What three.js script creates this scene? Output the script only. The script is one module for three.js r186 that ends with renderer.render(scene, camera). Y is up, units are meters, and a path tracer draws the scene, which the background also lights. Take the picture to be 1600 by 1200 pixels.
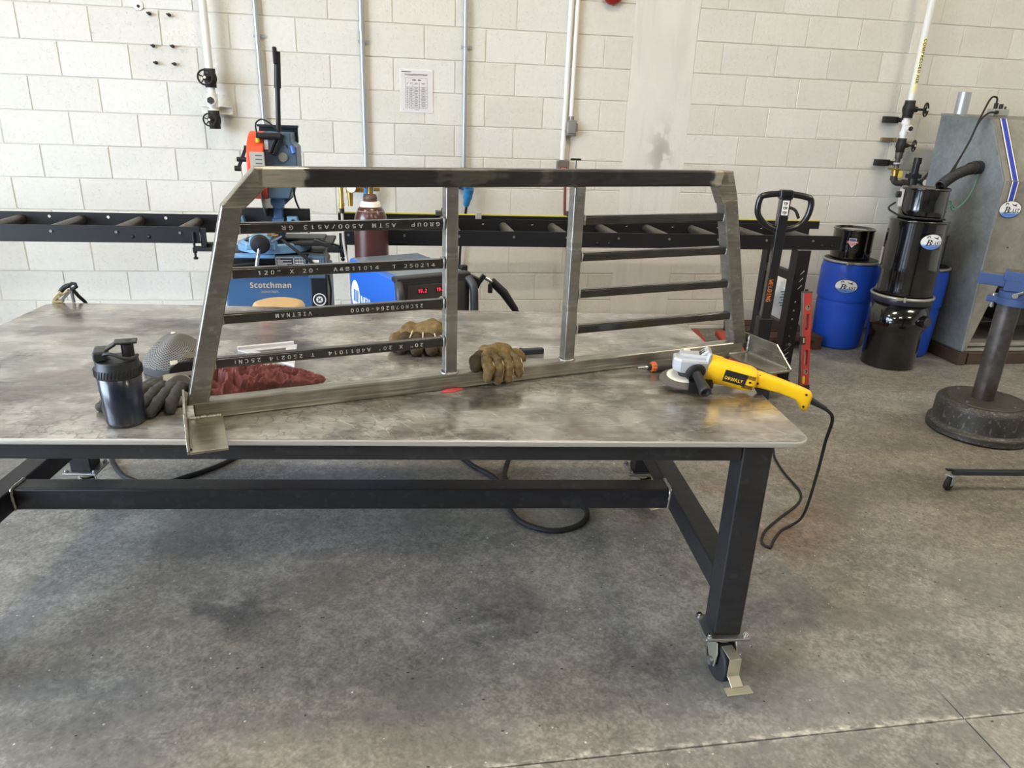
import * as THREE from 'three';
import { RoundedBoxGeometry } from 'three/addons/geometries/RoundedBoxGeometry.js';
import { mergeGeometries, mergeVertices } from 'three/addons/utils/BufferGeometryUtils.js';
import { MarchingCubes } from 'three/addons/objects/MarchingCubes.js';
import { FontLoader } from 'three/addons/loaders/FontLoader.js';
import { TextGeometry } from 'three/addons/geometries/TextGeometry.js';
import { RectAreaLightUniformsLib } from 'three/addons/lights/RectAreaLightUniformsLib.js';

// ---------------------------------------------------------------- camera, sky, exposure, large lights
const scene = new THREE.Scene();
const camera = new THREE.PerspectiveCamera(56.47, 4 / 3, 0.05, 200);
camera.rotation.order = 'YXZ';
camera.position.set(1.617, 1.521, 5.202);
camera.rotation.set(-0.35543, -0.16798, 0.03933);
const renderer = new THREE.WebGLRenderer({ antialias: true });
renderer.toneMapping = THREE.LinearToneMapping;
renderer.toneMappingExposure = 1.15;
renderer.shadowMap.enabled = true;
RectAreaLightUniformsLib.init();
scene.background = new THREE.Color().setRGB(10.5, 12.6, 15.4);   // overcast daylight outside the open shop door
const LAMP_COLOR = new THREE.Color().setRGB(1.0, 0.875, 0.68);
const LAMP_NITS = 62;
// high-bay fittings hung from the roof: x, z (each fitting holds its own light, see below)
const LAMPS = [[-1.7, 3.3], [2.3, 3.0], [6.6, 3.0], [-1.6, 7.4], [2.3, 7.4], [6.6, 7.4]];
const ROOM = { x0: -4.4, x1: 10, z1: 15, h: 5.6 };

// ---------------------------------------------------------------- helpers
let seed = 12345;
const rnd = () => { seed = (seed * 1664525 + 1013904223) >>> 0; return seed / 4294967296; };
const hash = (x, y, s) => { let h = (x * 374761393 + y * 668265263 + s * 2147483647) | 0; h = Math.imul(h ^ (h >>> 13), 1274126177); return ((h ^ (h >>> 16)) >>> 0) / 4294967296; };
function vn(x, y, s = 0) {
  const xi = Math.floor(x), yi = Math.floor(y); let fx = x - xi, fy = y - yi;
  fx = fx * fx * (3 - 2 * fx); fy = fy * fy * (3 - 2 * fy);
  const a = hash(xi, yi, s), b = hash(xi + 1, yi, s), c = hash(xi, yi + 1, s), d = hash(xi + 1, yi + 1, s);
  return a + (b - a) * fx + (c - a + (a - b - c + d) * fx) * fy;
}
function fbm(x, y, o = 4, s = 0) { let v = 0, a = 0.5, n = 0; for (let i = 0; i < o; i++) { v += a * vn(x, y, s + i * 17); n += a; a *= 0.5; x *= 2.03; y *= 2.03; } return v / n; }
const clamp = (v, a = 0, b = 1) => Math.min(b, Math.max(a, v));
const smooth = (a, b, x) => { const t = clamp((x - a) / (b - a)); return t * t * (3 - 2 * t); };
const mixc = (a, b, t) => [a[0] + (b[0] - a[0]) * t, a[1] + (b[1] - a[1]) * t, a[2] + (b[2] - a[2]) * t];
function dataTex(w, h, fn, srgb = true, wrap = THREE.RepeatWrapping) {   // fn(u, v, x, y) -> [r, g, b] 0..255, v upwards
  const d = new Uint8Array(w * h * 4);
  for (let y = 0, i = 0; y < h; y++) for (let x = 0; x < w; x++, i += 4) {
    const c = fn((x + 0.5) / w, (y + 0.5) / h, x, y);
    if (typeof c === 'number') { d[i] = d[i + 1] = d[i + 2] = clamp(c, 0, 255); } else { d[i] = clamp(c[0], 0, 255); d[i + 1] = clamp(c[1], 0, 255); d[i + 2] = clamp(c[2], 0, 255); }
    d[i + 3] = 255;
  }
  const t = new THREE.DataTexture(d, w, h, THREE.RGBAFormat);
  t.magFilter = THREE.LinearFilter; t.minFilter = THREE.LinearMipmapLinearFilter; t.generateMipmaps = true;
  t.wrapS = t.wrapT = wrap; if (srgb) t.colorSpace = THREE.SRGBColorSpace; t.needsUpdate = true; return t;
}
function canvasTex(w, h, draw) {
  const c = document.createElement('canvas'); c.width = w; c.height = h; const g = c.getContext('2d'); draw(g, w, h);
  const t = new THREE.CanvasTexture(c); t.colorSpace = THREE.SRGBColorSpace; t.anisotropy = 8; return t;
}
function rep(t, sx, sy = sx) { const c = t.clone(); c.wrapS = c.wrapT = THREE.MirroredRepeatWrapping; c.repeat.set(1 / sx, 1 / sy); c.needsUpdate = true; return c; }
const M = (color, rough = 0.6, metal = 0, extra = {}) => new THREE.MeshStandardMaterial({ color, roughness: rough, metalness: metal, ...extra });
const P = (color, rough, metal, extra = {}) => new THREE.MeshPhysicalMaterial({ color, roughness: rough, metalness: metal, ...extra });
const V = (x, y, z) => new THREE.Vector3(x, y, z);
const taken = {};
function numbered(n) { if (!(n in taken)) { taken[n] = 0; return n; } return n + '_' + String(++taken[n]).padStart(3, '0'); }
function tag(o, label, category, group, kind) { o.userData.label = label; o.userData.category = category; if (group) o.userData.group = group; if (kind) o.userData.kind = kind; return o; }
function thing(name, label, category, pos = [0, 0, 0], turn = 0, group) {
  const o = new THREE.Group(); o.name = numbered(name); o.position.set(...pos); o.rotation.y = turn; scene.add(o); return tag(o, label, category, group);
}
function mesh(parent, name, geo, mat, pos, rot) {
  const g = Array.isArray(geo) ? merge(geo) : geo;
  const m = new THREE.Mesh(g, mat); m.name = parent === scene ? numbered(name) : name; m.castShadow = m.receiveShadow = true;
  if (pos) m.position.set(...pos); if (rot) m.rotation.set(...rot); parent.add(m); return m;
}
function struct(name, geo, mat, pos) { const m = mesh(scene, name, geo, mat, pos); m.userData.kind = 'structure'; return m; }
function prep(g) {
  let r = g.index ? g.toNonIndexed() : g; const n = new THREE.BufferGeometry();
  n.setAttribute('position', r.attributes.position);
  if (!r.attributes.normal) r.computeVertexNormals(); n.setAttribute('normal', r.attributes.normal);
  n.setAttribute('uv', r.attributes.uv || new THREE.BufferAttribute(new Float32Array(r.attributes.position.count * 2), 2)); return n;
}
function merge(list) { return mergeGeometries(list.map(prep)); }
function boxUV(g, ox = 0, oy = 0) {       // uv in metres from the dominant axis of each face
  const r = prep(g), p = r.attributes.position, uv = r.attributes.uv, a = V(0, 0, 0), b = V(0, 0, 0), c = V(0, 0, 0), n = V(0, 0, 0);
  for (let i = 0; i < p.count; i += 3) {
    a.fromBufferAttribute(p, i); b.fromBufferAttribute(p, i + 1); c.fromBufferAttribute(p, i + 2);
    n.copy(b).sub(a).cross(c.clone().sub(a)); const ax = Math.abs(n.x), ay = Math.abs(n.y), az = Math.abs(n.z);
    [a, b, c].forEach((q, k) => {
      if (ay >= ax && ay >= az) uv.setXY(i + k, q.x + ox, -q.z + oy); else if (ax >= az) uv.setXY(i + k, q.z + ox, q.y + oy); else uv.setXY(i + k, q.x + ox, q.y + oy);
    });
  }
  return r;
}
const at = (g, x = 0, y = 0, z = 0) => g.translate(x, y, z);
const rb = (w, h, d, r = 0.003, x = 0, y = 0, z = 0, s = 2) => at(new RoundedBoxGeometry(w, h, d, s, Math.min(r, w / 2.01, h / 2.01, d / 2.01)), x, y, z);
const bx = (w, h, d, x = 0, y = 0, z = 0) => at(new THREE.BoxGeometry(w, h, d), x, y, z);
function cyl(r, h, x = 0, y = 0, z = 0, axis = 'y', seg = 24, r2 = r) {
  const g = new THREE.CylinderGeometry(r2, r, h, seg); if (axis === 'x') g.rotateZ(-Math.PI / 2); if (axis === 'z') g.rotateX(Math.PI / 2); return at(g, x, y, z);
}
function rod(a, b, r, r2 = r, seg = 16) {   // cylinder from a to b
  const A = V(...a), B = V(...b), d = B.clone().sub(A), g = new THREE.CylinderGeometry(r2, r, d.length(), seg);
  g.applyQuaternion(new THREE.Quaternion().setFromUnitVectors(V(0, 1, 0), d.clone().normalize())); return g.translate((A.x + B.x) / 2, (A.y + B.y) / 2, (A.z + B.z) / 2);
}
function bar(a, b, w, h, r = 0.002) {       // rectangular bar from a to b (h is the more upright side)
  const A = V(...a), B = V(...b), d = B.clone().sub(A), L = d.length(), z = d.clone().normalize();
  let up = Math.abs(z.y) > 0.95 ? V(0, 0, 1) : V(0, 1, 0); const x = up.clone().cross(z).normalize(); up = z.clone().cross(x);
  const g = rb(w, h, L, r); g.applyMatrix4(new THREE.Matrix4().makeBasis(x, up, z).setPosition((A.x + B.x) / 2, (A.y + B.y) / 2, (A.z + B.z) / 2)); return g;
}
function hose(pts, r, n = 60, rs = 10, tension = 0.5) { return new THREE.TubeGeometry(new THREE.CatmullRomCurve3(pts.map(p => V(...p)), false, 'centripetal', tension), n, r, rs); }
const lathe = (pts, seg = 40) => { const g = new THREE.LatheGeometry(pts.map(p => new THREE.Vector2(Math.max(p[0], 0), p[1])), seg); return g; };
function ext(pts, depth, bevel = 0.002, holes = [], bs = 1) {   // outline in x, y pushed along z from 0 to depth
  const s = new THREE.Shape(pts.map(p => new THREE.Vector2(p[0], p[1]))); for (const h of holes) s.holes.push(h.getPoints ? h : new THREE.Path(h.map(p => new THREE.Vector2(p[0], p[1]))));
  const g = new THREE.ExtrudeGeometry(s, { depth: depth - 2 * bevel, bevelEnabled: bevel > 0, bevelThickness: bevel, bevelSize: bevel, bevelOffset: -bevel, bevelSegments: bs, curveSegments: 16 });
  return g.translate(0, 0, bevel);
}
function rrect(w, h, r, n = 6) { const o = []; for (const [cx, cy, a0] of [[w / 2 - r, h / 2 - r, 0], [-w / 2 + r, h / 2 - r, 90], [-w / 2 + r, -h / 2 + r, 180], [w / 2 - r, -h / 2 + r, 270]]) for (let i = 0; i <= n; i++) { const a = (a0 + 90 * i / n) * Math.PI / 180; o.push([cx + r * Math.cos(a), cy + r * Math.sin(a)]); } return o; }
function ellipsePts(rx, ry, n = 32, cx = 0, cy = 0) { const o = []; for (let i = 0; i < n; i++) { const a = i / n * Math.PI * 2; o.push([cx + rx * Math.cos(a), cy + ry * Math.sin(a)]); } return o; }
function decal(parent, name, w, h, tex, pos, rot, mat = {}) { return mesh(parent, name, new THREE.PlaneGeometry(w, h), M('#ffffff', 0.5, 0, { map: tex, transparent: true, ...mat }), pos, rot); }
function wrapDecal(parent, name, r, h, arc, mid, tex, y, mat = {}) {   // print wrapped on an upright cylinder; mid = angle from +z towards +x
  return mesh(parent, name, new THREE.CylinderGeometry(r, r, h, 24, 1, true, mid - arc / 2, arc), M('#ffffff', 0.4, 0, { map: tex, transparent: true, ...mat }), [0, y, 0]);
}
function bead(pts, r, n = 24, s = 3) {      // lumpy weld bead
  const c = new THREE.CatmullRomCurve3(pts.map(p => V(...p))), g = new THREE.TubeGeometry(c, n, r, 6), p = g.attributes.position;
  for (let i = 0; i < p.count; i++) { const k = Math.floor(i / 7), q = c.getPointAt(k / n), f = 0.75 + 0.5 * hash(k, s, 5) + 0.2 * hash(i, s, 9); p.setXYZ(i, q.x + (p.getX(i) - q.x) * f, q.y + (p.getY(i) - q.y) * f, q.z + (p.getZ(i) - q.z) * f); }
  g.computeVertexNormals(); return g;
}
function blob(bones, k = 0.012, N = 56, warp) {   // smooth union of tapered capsules [ax,ay,az,ra,bx,by,bz,rb]
  const lo = [9, 9, 9], hi = [-9, -9, -9];
  for (const b of bones) for (const [o, r] of [[0, b[3]], [4, b[7]]]) for (let i = 0; i < 3; i++) { lo[i] = Math.min(lo[i], b[o + i] - r); hi[i] = Math.max(hi[i], b[o + i] + r); }
  const c = lo.map((v, i) => (v + hi[i]) / 2), half = Math.max(...lo.map((v, i) => hi[i] - v)) / 2 * 1.12 + 0.01;
  const mc = new MarchingCubes(N, new THREE.MeshStandardMaterial(), false, false, 60000); mc.isolation = 0;
  for (let z = 0; z < N; z++) for (let y = 0; y < N; y++) for (let x = 0; x < N; x++) {
    const X = c[0] + (x - N / 2) / (N / 2) * half, Y = c[1] + (y - N / 2) / (N / 2) * half, Z = c[2] + (z - N / 2) / (N / 2) * half;
    let d = 1e9;
    for (const b of bones) {
      const dx = b[4] - b[0], dy = b[5] - b[1], dz = b[6] - b[2], L = dx * dx + dy * dy + dz * dz, t = L ? clamp(((X - b[0]) * dx + (Y - b[1]) * dy + (Z - b[2]) * dz) / L) : 0;
      const e = Math.hypot(X - b[0] - dx * t, Y - b[1] - dy * t, Z - b[2] - dz * t) - (b[3] + (b[7] - b[3]) * t), kk = b[8] ?? k;
      const h = clamp(0.5 + 0.5 * (d - e) / kk); d = d * (1 - h) + e * h - kk * h * (1 - h);
    }
    if (warp) d += warp(X, Y, Z);
    mc.field[x + y * N + z * N * N] = -d;
  }
  mc.update(); let g = new THREE.BufferGeometry();
  g.setAttribute('position', new THREE.BufferAttribute(mc.positionArray.slice(0, mc.count * 3), 3));
  g.scale(half, half, half); g.translate(c[0], c[1], c[2]); g = mergeVertices(g, 1e-5); g.computeVertexNormals();
  return boxUV(g).index ? g : (() => { const r = boxUV(g); return r; })();
}
const font = await new FontLoader().loadAsync('fonts/droid/droid_sans_bold.typeface.json');

// ---------------------------------------------------------------- shared materials
const grainTex = dataTex(512, 512, (u, v) => 128 + 150 * (fbm(u * 64, v * 64, 3, 3) - 0.5) + 60 * (fbm(u * 200, v * 200, 2, 9) - 0.5), false);
const brushTex = dataTex(512, 512, (u, v) => 128 + 190 * (fbm(u * 9, v * 190, 3, 5) - 0.5), false);
const mill = (() => {      // blue-grey mill scale with rubbed and ground streaks
  return dataTex(1024, 512, (u, v) => { const a = fbm(u * 14, v * 60, 4, 21), b = fbm(u * 9, v * 9, 4, 33), s = smooth(0.62, 0.78, fbm(u * 30, v * 40, 4, 40)) * 0.14, l = 0.92 + 0.2 * (a - 0.5) + 0.2 * (b - 0.5) + s; return [206 * l, 204 * l, 200 * l]; });
})();
const MAT = {
  darkTube: M('#47474b', 0.42, 0.5, { map: rep(mill, 0.9), bumpMap: rep(grainTex, 0.2), bumpScale: 0.0002 }),
  millTube: M('#8b8986', 0.38, 0.75, { map: rep(mill, 0.8), bumpMap: rep(brushTex, 0.3), bumpScale: 0.0002 }),
  midTube: M('#c4bfb5', 0.36, 0.8, { map: rep(mill, 0.6), bumpMap: rep(brushTex, 0.3), bumpScale: 0.0002 }),
  weld: M('#a9a6a0', 0.35, 0.85),
  zinc: M('#c9c6b4', 0.35, 0.85), galv: M('#b9bfc4', 0.42, 0.7), chrome: M('#d4d6d8', 0.18, 1),
  blackPaint: M('#101114', 0.42, 0), blackGloss: P('#0a0b0e', 0.22, 0, { clearcoat: 1, clearcoatRoughness: 0.08 }),
  rubber: M('#17181a', 0.7, 0), blackPlastic: M('#1b1c1e', 0.5, 0), castIron: M('#3a3733', 0.6, 0.4), brass: M('#b08d4c', 0.35, 0.85),
  white: M('#e6e3da', 0.5, 0), steel: M('#8f8f8e', 0.4, 0.85), darkSteel: M('#46474a', 0.45, 0.7),
};

// ================================================================ the room
{ // ---- floor: concrete slabs with sawn joints
  const W = 2048, S = 5.2, X0 = -0.3, Z0 = 0;      // one texture spans 5.2 m x 5.2 m from (X0, Z0)
  const floorCol = dataTex(W, W, (u, v) => {
    const x = X0 + u * S, z = Z0 + v * S;
    const big = fbm(x * 0.9 + 3, z * 1.3 + 7, 4, 1), mid = fbm(x * 3.1, z * 4.2, 4, 2), fine = fbm(x * 26, z * 34, 3, 4), grit = fbm(x * 150, z * 150, 2, 6);
    let l = 0.98 + 0.16 * (big - 0.5) + 0.24 * (mid - 0.5) + 0.22 * (fine - 0.5) + 0.38 * (grit - 0.5) + 0.24 * (fbm(x * 58 + 3, z * 58, 3, 7) - 0.5);
    let c = mixc([140, 139, 136], [131, 126, 117], smooth(0.42, 0.6, fbm(x * 0.7, z * 0.8, 3, 12)));
    const dark = smooth(0.58, 0.68, fbm(x * 2.3 + 5, z * 3.3, 5, 14)) * 0.7 + smooth(0.60, 0.74, fbm(x * 6, z * 9, 4, 15)) * 0.55;       // ingrained oil and dirt
    c = mixc(c, [92, 92, 92], clamp(dark) * 0.5 * smooth(0.38, 0.58, fine * 0.5 + grit * 0.5 + 0.03));
    const st = Math.exp(-(((x - 3.05) / 0.34) ** 2 + ((z - 2.75) / 0.3) ** 2)) * smooth(0.35, 0.6, fbm(x * 5, z * 6, 4, 17));             // rusty spill stain
    c = mixc(c, [112, 82, 56], st * 0.75);
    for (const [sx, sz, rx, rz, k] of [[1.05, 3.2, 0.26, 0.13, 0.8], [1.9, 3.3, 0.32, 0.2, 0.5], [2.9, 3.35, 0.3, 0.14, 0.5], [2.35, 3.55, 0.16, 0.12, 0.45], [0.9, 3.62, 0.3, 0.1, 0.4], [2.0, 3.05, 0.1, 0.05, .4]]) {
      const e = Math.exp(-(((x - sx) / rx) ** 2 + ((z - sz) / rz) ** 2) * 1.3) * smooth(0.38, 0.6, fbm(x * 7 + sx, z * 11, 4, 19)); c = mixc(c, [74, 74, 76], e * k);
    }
    const jag = z - 3.876 + 0.012 * (fbm(x * 14, 3, 4, 23) - 0.5);    // chipped pale edges along the sawn joint
    if (x > 1.2) { const e = Math.exp(-((jag / 0.014) ** 2)) * smooth(0.42, 0.62, fbm(x * 40, z * 90, 3, 24)); c = mixc(c, [205, 200, 190], e * 0.75); }
    if (z > 3.885 && x > 3.16) c = mixc(c, [168, 164, 152], 0.5);
    if (hash(Math.floor(x * 240), Math.floor(z * 240), 77) > 0.9994) c = [225, 225, 220];                                              // white specks
    if (hash(Math.floor(x * 160), Math.floor(z * 200), 78) > 0.9994) c = [50, 48, 46];
    return [c[0] * l, c[1] * l, c[2] * l];
  }, true, THREE.MirroredRepeatWrapping);
  floorCol.repeat.set(1 / S, 1 / S); floorCol.offset.set(-X0 / S, -Z0 / S);
  const bump = dataTex(512, 512, (u, v) => 128 + 90 * (fbm(u * 40, v * 40, 4, 30) - 0.5) - 120 * smooth(0.66, 0.8, fbm(u * 22, v * 22, 3, 31)), false);
  const fm = M('#f4f2ee', 0.62, 0, { map: floorCol, bumpMap: rep(bump, 0.6), bumpScale: 0.0012 });
  const g0 = new THREE.Group(); g0.name = 'floor'; g0.userData.kind = 'structure'; scene.add(g0);
  const jx = 3.156, jz = 3.88, w = 0.0025, { x0, x1, z1 } = ROOM;
  const nz = 3.71, A = x0 - 0.3, B = x1 + 0.3, E = z1 + 0.3;      // outlines in x, z; the far slab has a short saw cut running into it
  for (const o of [[[A, -0.3], [B, -0.3], [B, jz - w], [jx + w, jz - w], [jx + 0.0005, nz], [jx - w, jz - w], [A, jz - w]], [[A, jz + w], [jx - w, jz + w], [jx - w, E], [A, E]], [[jx + w, jz + w], [B, jz + w], [B, E], [jx + w, E]]]) {
    const g = prep(ext(o.map(q => [q[0], -q[1]]).reverse(), 0.12, 0).rotateX(-Math.PI / 2).translate(0, -0.12, 0)), p = g.attributes.position, uv = g.attributes.uv;
    for (let i = 0; i < p.count; i++) uv.setXY(i, p.getX(i), p.getZ(i));
    mesh(g0, 'concrete_slab', g, fm);
  }
  mesh(g0, 'sub_base', bx(x1 - x0 + 0.6, 0.1, z1 + 0.6, (x0 + x1) / 2, -0.152, z1 / 2), M('#2a2825', 0.95));
}
{ // ---- back wall of painted concrete blocks
  const paint = dataTex(1024, 1024, (u, v) => {
    const x = u * 1.6, y = v * 1.6; const b = fbm(x * 3, y * 3, 4, 50), d = smooth(0.6, 0.78, fbm(x * 4.4, y * 5.5, 4, 52)), f = fbm(x * 60, y * 60, 3, 55), drip = smooth(0.64, 0.8, fbm(x * 30, y * 1.2, 3, 57));
    const l = 1 + 0.05 * (b - 0.5) + 0.03 * (f - 0.5); let c = [221, 218, 209]; c = mixc(c, [196, 192, 184], d * 0.22 * smooth(0.35, 0.6, f)); c = mixc(c, [196, 194, 190], drip * 0.14); return [c[0] * l, c[1] * l, c[2] * l];
  });
  const rough = dataTex(512, 512, (u, v) => 128 + 150 * (fbm(u * 60, v * 60, 4, 60) - 0.5) + 60 * smooth(0.6, 0.75, fbm(u * 26, v * 26, 2, 62)) - 160 * smooth(0.74, 0.82, fbm(u * 34, v * 34, 2, 63)), false);
  const mats = ['#ffffff', '#fdfcfa', '#fbfaf7', '#fefdfb', '#fafaf7'].map(c => M(c, 0.55, 0, { map: rep(paint, 1.6), bumpMap: rep(rough, 0.5), bumpScale: 0.0022 }));
  const wall = new THREE.Group(); wall.name = 'wall_back'; wall.userData.kind = 'structure'; scene.add(wall);
  const { x0, x1, h } = ROOM, B = 0.4064, H = 0.2032, Y0 = 1.864;
  mesh(wall, 'mortar_backing', boxUV(bx(x1 - x0 + 0.6, h + 0.2, 0.25, (x0 + x1) / 2, h / 2 + 0.05, -0.13)), M('#f1efe9', 0.6, 0, { map: rep(paint, 1.6), bumpMap: rep(rough, 0.5), bumpScale: 0.001 }));
  const cache = {};
  function blockGeo(w, hh, v) {
    const k = w.toFixed(3) + '_' + hh.toFixed(3) + '_' + v; if (cache[k]) return cache[k];
    const e = 0.0026, D = 0.005, pos = [], nrm = [], uv = [], X = w / 2, Y = hh / 2, q = (...c) => { for (const i of [0, 1, 2, 0, 2, 3]) { pos.push(...c[i]); uv.push(c[i][0] + v * 0.37, c[i][1] + v * 0.53); } };
    const o = [[-X, -Y], [X, -Y], [X, Y], [-X, Y]], f = [[-X + e, -Y + e], [X - e, -Y + e], [X - e, Y - e], [-X + e, Y - e]];
    q(...f.map(p => [...p, 0]));
    for (let i = 0; i < 4; i++) { const j = (i + 1) % 4; q([...o[i], -0.002], [...o[j], -0.002], [...f[j], 0], [...f[i], 0]); q([...o[i], -D - .004], [...o[j], -D - .004], [...o[j], -0.002], [...o[i], -0.002]); }
    const g = new THREE.BufferGeometry(); g.setAttribute('position', new THREE.Float32BufferAttribute(pos, 3)); g.setAttribute('uv', new THREE.Float32BufferAttribute(uv, 2)); g.computeVertexNormals(); return cache[k] = g;
  }
  const rest = [], PL = 3.245, PR = 3.70;
  for (let c = -18; c <= 10; c++) {
    const yb = Y0 + c * H, yt = yb + H; if (yt < 0.01 || yb > h) continue;
    const lo = Math.max(yb, 0) + 0.0034, hi = Math.min(yt, h) - 0.0034, odd = ((c % 2) + 2) % 2;   // course c starts at bed joint c above the reference joint
    for (const [a0, a1, ph] of [[x0, PL, odd ? 0 : B / 2], [PR, x1, odd ? 0.042 : 0.042 + B / 2]]) {
      for (let k = -14; k < 30; k++) {
        let xa = ph + k * B, xb = xa + B; xa = Math.max(xa, a0); xb = Math.min(xb, a1); if (xb - xa < 0.03) continue;
        const w = xb - xa - 0.0068, cx = (xa + xb) / 2, cy = (lo + hi) / 2, v = Math.floor(rnd() * 6);
        const g = blockGeo(w, hi - lo, v), z = (rnd() - 0.5) * 0.0016;
        if (xb > -1.15 && xa < 6.5 && yt > 0.1 && yb < 2.5) mesh(wall, 'block', g, mats[Math.floor(rnd() * 5)], [cx, cy, z]);
        else rest.push(g.clone().translate(cx, cy, z));
      }
    }
  }
  const r = mesh(wall, 'far_blocks', mergeGeometries(rest), mats[1]); r.userData.kind = 'stuff';
  // smooth rendered pilaster strip between the block courses
  const pp = []; for (let i = 0; i <= 28; i++) pp.push([PL - 0.004 + 0.012 * (hash(i, 1, 3) - 0.5), i * h / 28]); for (let i = 28; i >= 0; i--) pp.push([PR + 0.004 + 0.012 * (hash(i, 2, 3) - 0.5), i * h / 28]);
  const rend = dataTex(256, 2048, (u, v) => {
    const x = u * 0.5, y = v * 5.6; let c = [222, 219, 210]; const l = 1 + 0.06 * (fbm(x * 9, y * 4, 4, 71) - 0.5);
    const e = Math.exp(-(((x - 0.28) / 0.08) ** 2 + ((y - 1.33) / 0.16) ** 2)) * smooth(0.4, 0.62, fbm(x * 16, y * 14, 4, 73)); c = mixc(c, [165, 160, 150], e * 0.8);
    const s = smooth(0.6, 0.75, fbm(x * 24, y * 2, 4, 75)) * 0.2; c = mixc(c, [196, 192, 184], s); return c.map(q => q * l);
  });
  const pg = boxUV(ext(pp, 0.011, 0.003)); const puv = pg.attributes.uv; for (let i = 0; i < puv.count; i++) puv.setX(i, puv.getX(i) - PL);
  mesh(wall, 'pilaster', pg, M('#ffffff', 0.55, 0, { map: rep(rend, 0.5, 5.6), bumpMap: rep(rough, 0.6), bumpScale: 0.0012 }), [0, 0, -0.0105]);
}
{ // ---- remaining shell: side walls with the open door, wall behind the camera, roof
  const { x0, x1, z1, h } = ROOM, wm = M('#d9d5c9', 0.6), D0 = 2.9, D1 = 8.2, DH = 4.2;
  const lw = new THREE.Group(); lw.name = 'wall_left'; lw.userData.kind = 'structure'; scene.add(lw);
  mesh(lw, 'wall_panel', bx(0.25, h + 0.2, D0 + 0.3, x0 - 0.125, h / 2 + 0.05, D0 / 2 - 0.15), wm);
  mesh(lw, 'wall_panel', bx(0.25, h + 0.2, z1 + 0.3 - D1, x0 - 0.125, h / 2 + 0.05, (D1 + z1 + 0.3) / 2), wm);
  mesh(lw, 'lintel', bx(0.25, h + 0.15 - DH, D1 - D0, x0 - 0.125, (DH + h + 0.15) / 2, (D0 + D1) / 2), wm);
  struct('wall_right', bx(0.25, h + 0.2, z1 + 0.6, x1 + 0.125, h / 2 + 0.05, z1 / 2), wm);
  struct('wall_front', bx(x1 - x0 + 0.6, h + 0.2, 0.25, (x0 + x1) / 2, h / 2 + 0.05, z1 + 0.125), M('#8f8d86', 0.7));
  struct('ceiling', bx(x1 - x0 + 0.8, 0.2, z1 + 0.8, (x0 + x1) / 2, h + 0.1, z1 / 2), M('#a8a7a2', 0.7));
  struct('trim_1', [bx(0.3, 0.14, D1 - D0 + 0.28, x0 - 0.1, DH + 0.07, (D0 + D1) / 2), bx(0.3, DH, 0.14, x0 - 0.1, DH / 2, D0 - 0.07 + 0.02), bx(0.3, DH, 0.14, x0 - 0.1, DH / 2, D1 + 0.05)], M('#8a8a86', 0.5, 0.3));
  struct('ground_outside', bx(26, 0.1, 40, x0 - 0.25 - 13.02, -0.08, 4), M('#9b9a96', 0.85));
  const body = M('#d8d8d4', 0.4, 0.2), glow = new THREE.MeshStandardMaterial({ color: '#ffffff', emissive: LAMP_COLOR, emissiveIntensity: 6, roughness: 0.4 });
  LAMPS.forEach(([x, z], i) => {
    const t = thing('high_bay_lamp', 'white linear high bay lamp hung under the roof', 'lamp', [x, h - 0.62, z], 0, 'high bay lamps under the roof');
    mesh(t, 'housing', rb(1.3, 0.09, 0.42, 0.02, 0, 0.05, 0), body); mesh(t, 'diffuser', bx(1.22, 0.012, 0.34, 0, -0.001, 0), glow);
    for (const s of [-0.5, 0.5]) mesh(t, 'hanger', cyl(0.005, 0.53, s, 0.355, 0), body);
    const l = new THREE.RectAreaLight(LAMP_COLOR, LAMP_NITS, 1.2, 0.32); l.name = 'high_bay_light'; l.position.set(0, -0.012, 0); l.rotation.x = -Math.PI / 2; t.add(l);
  });
}

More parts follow.
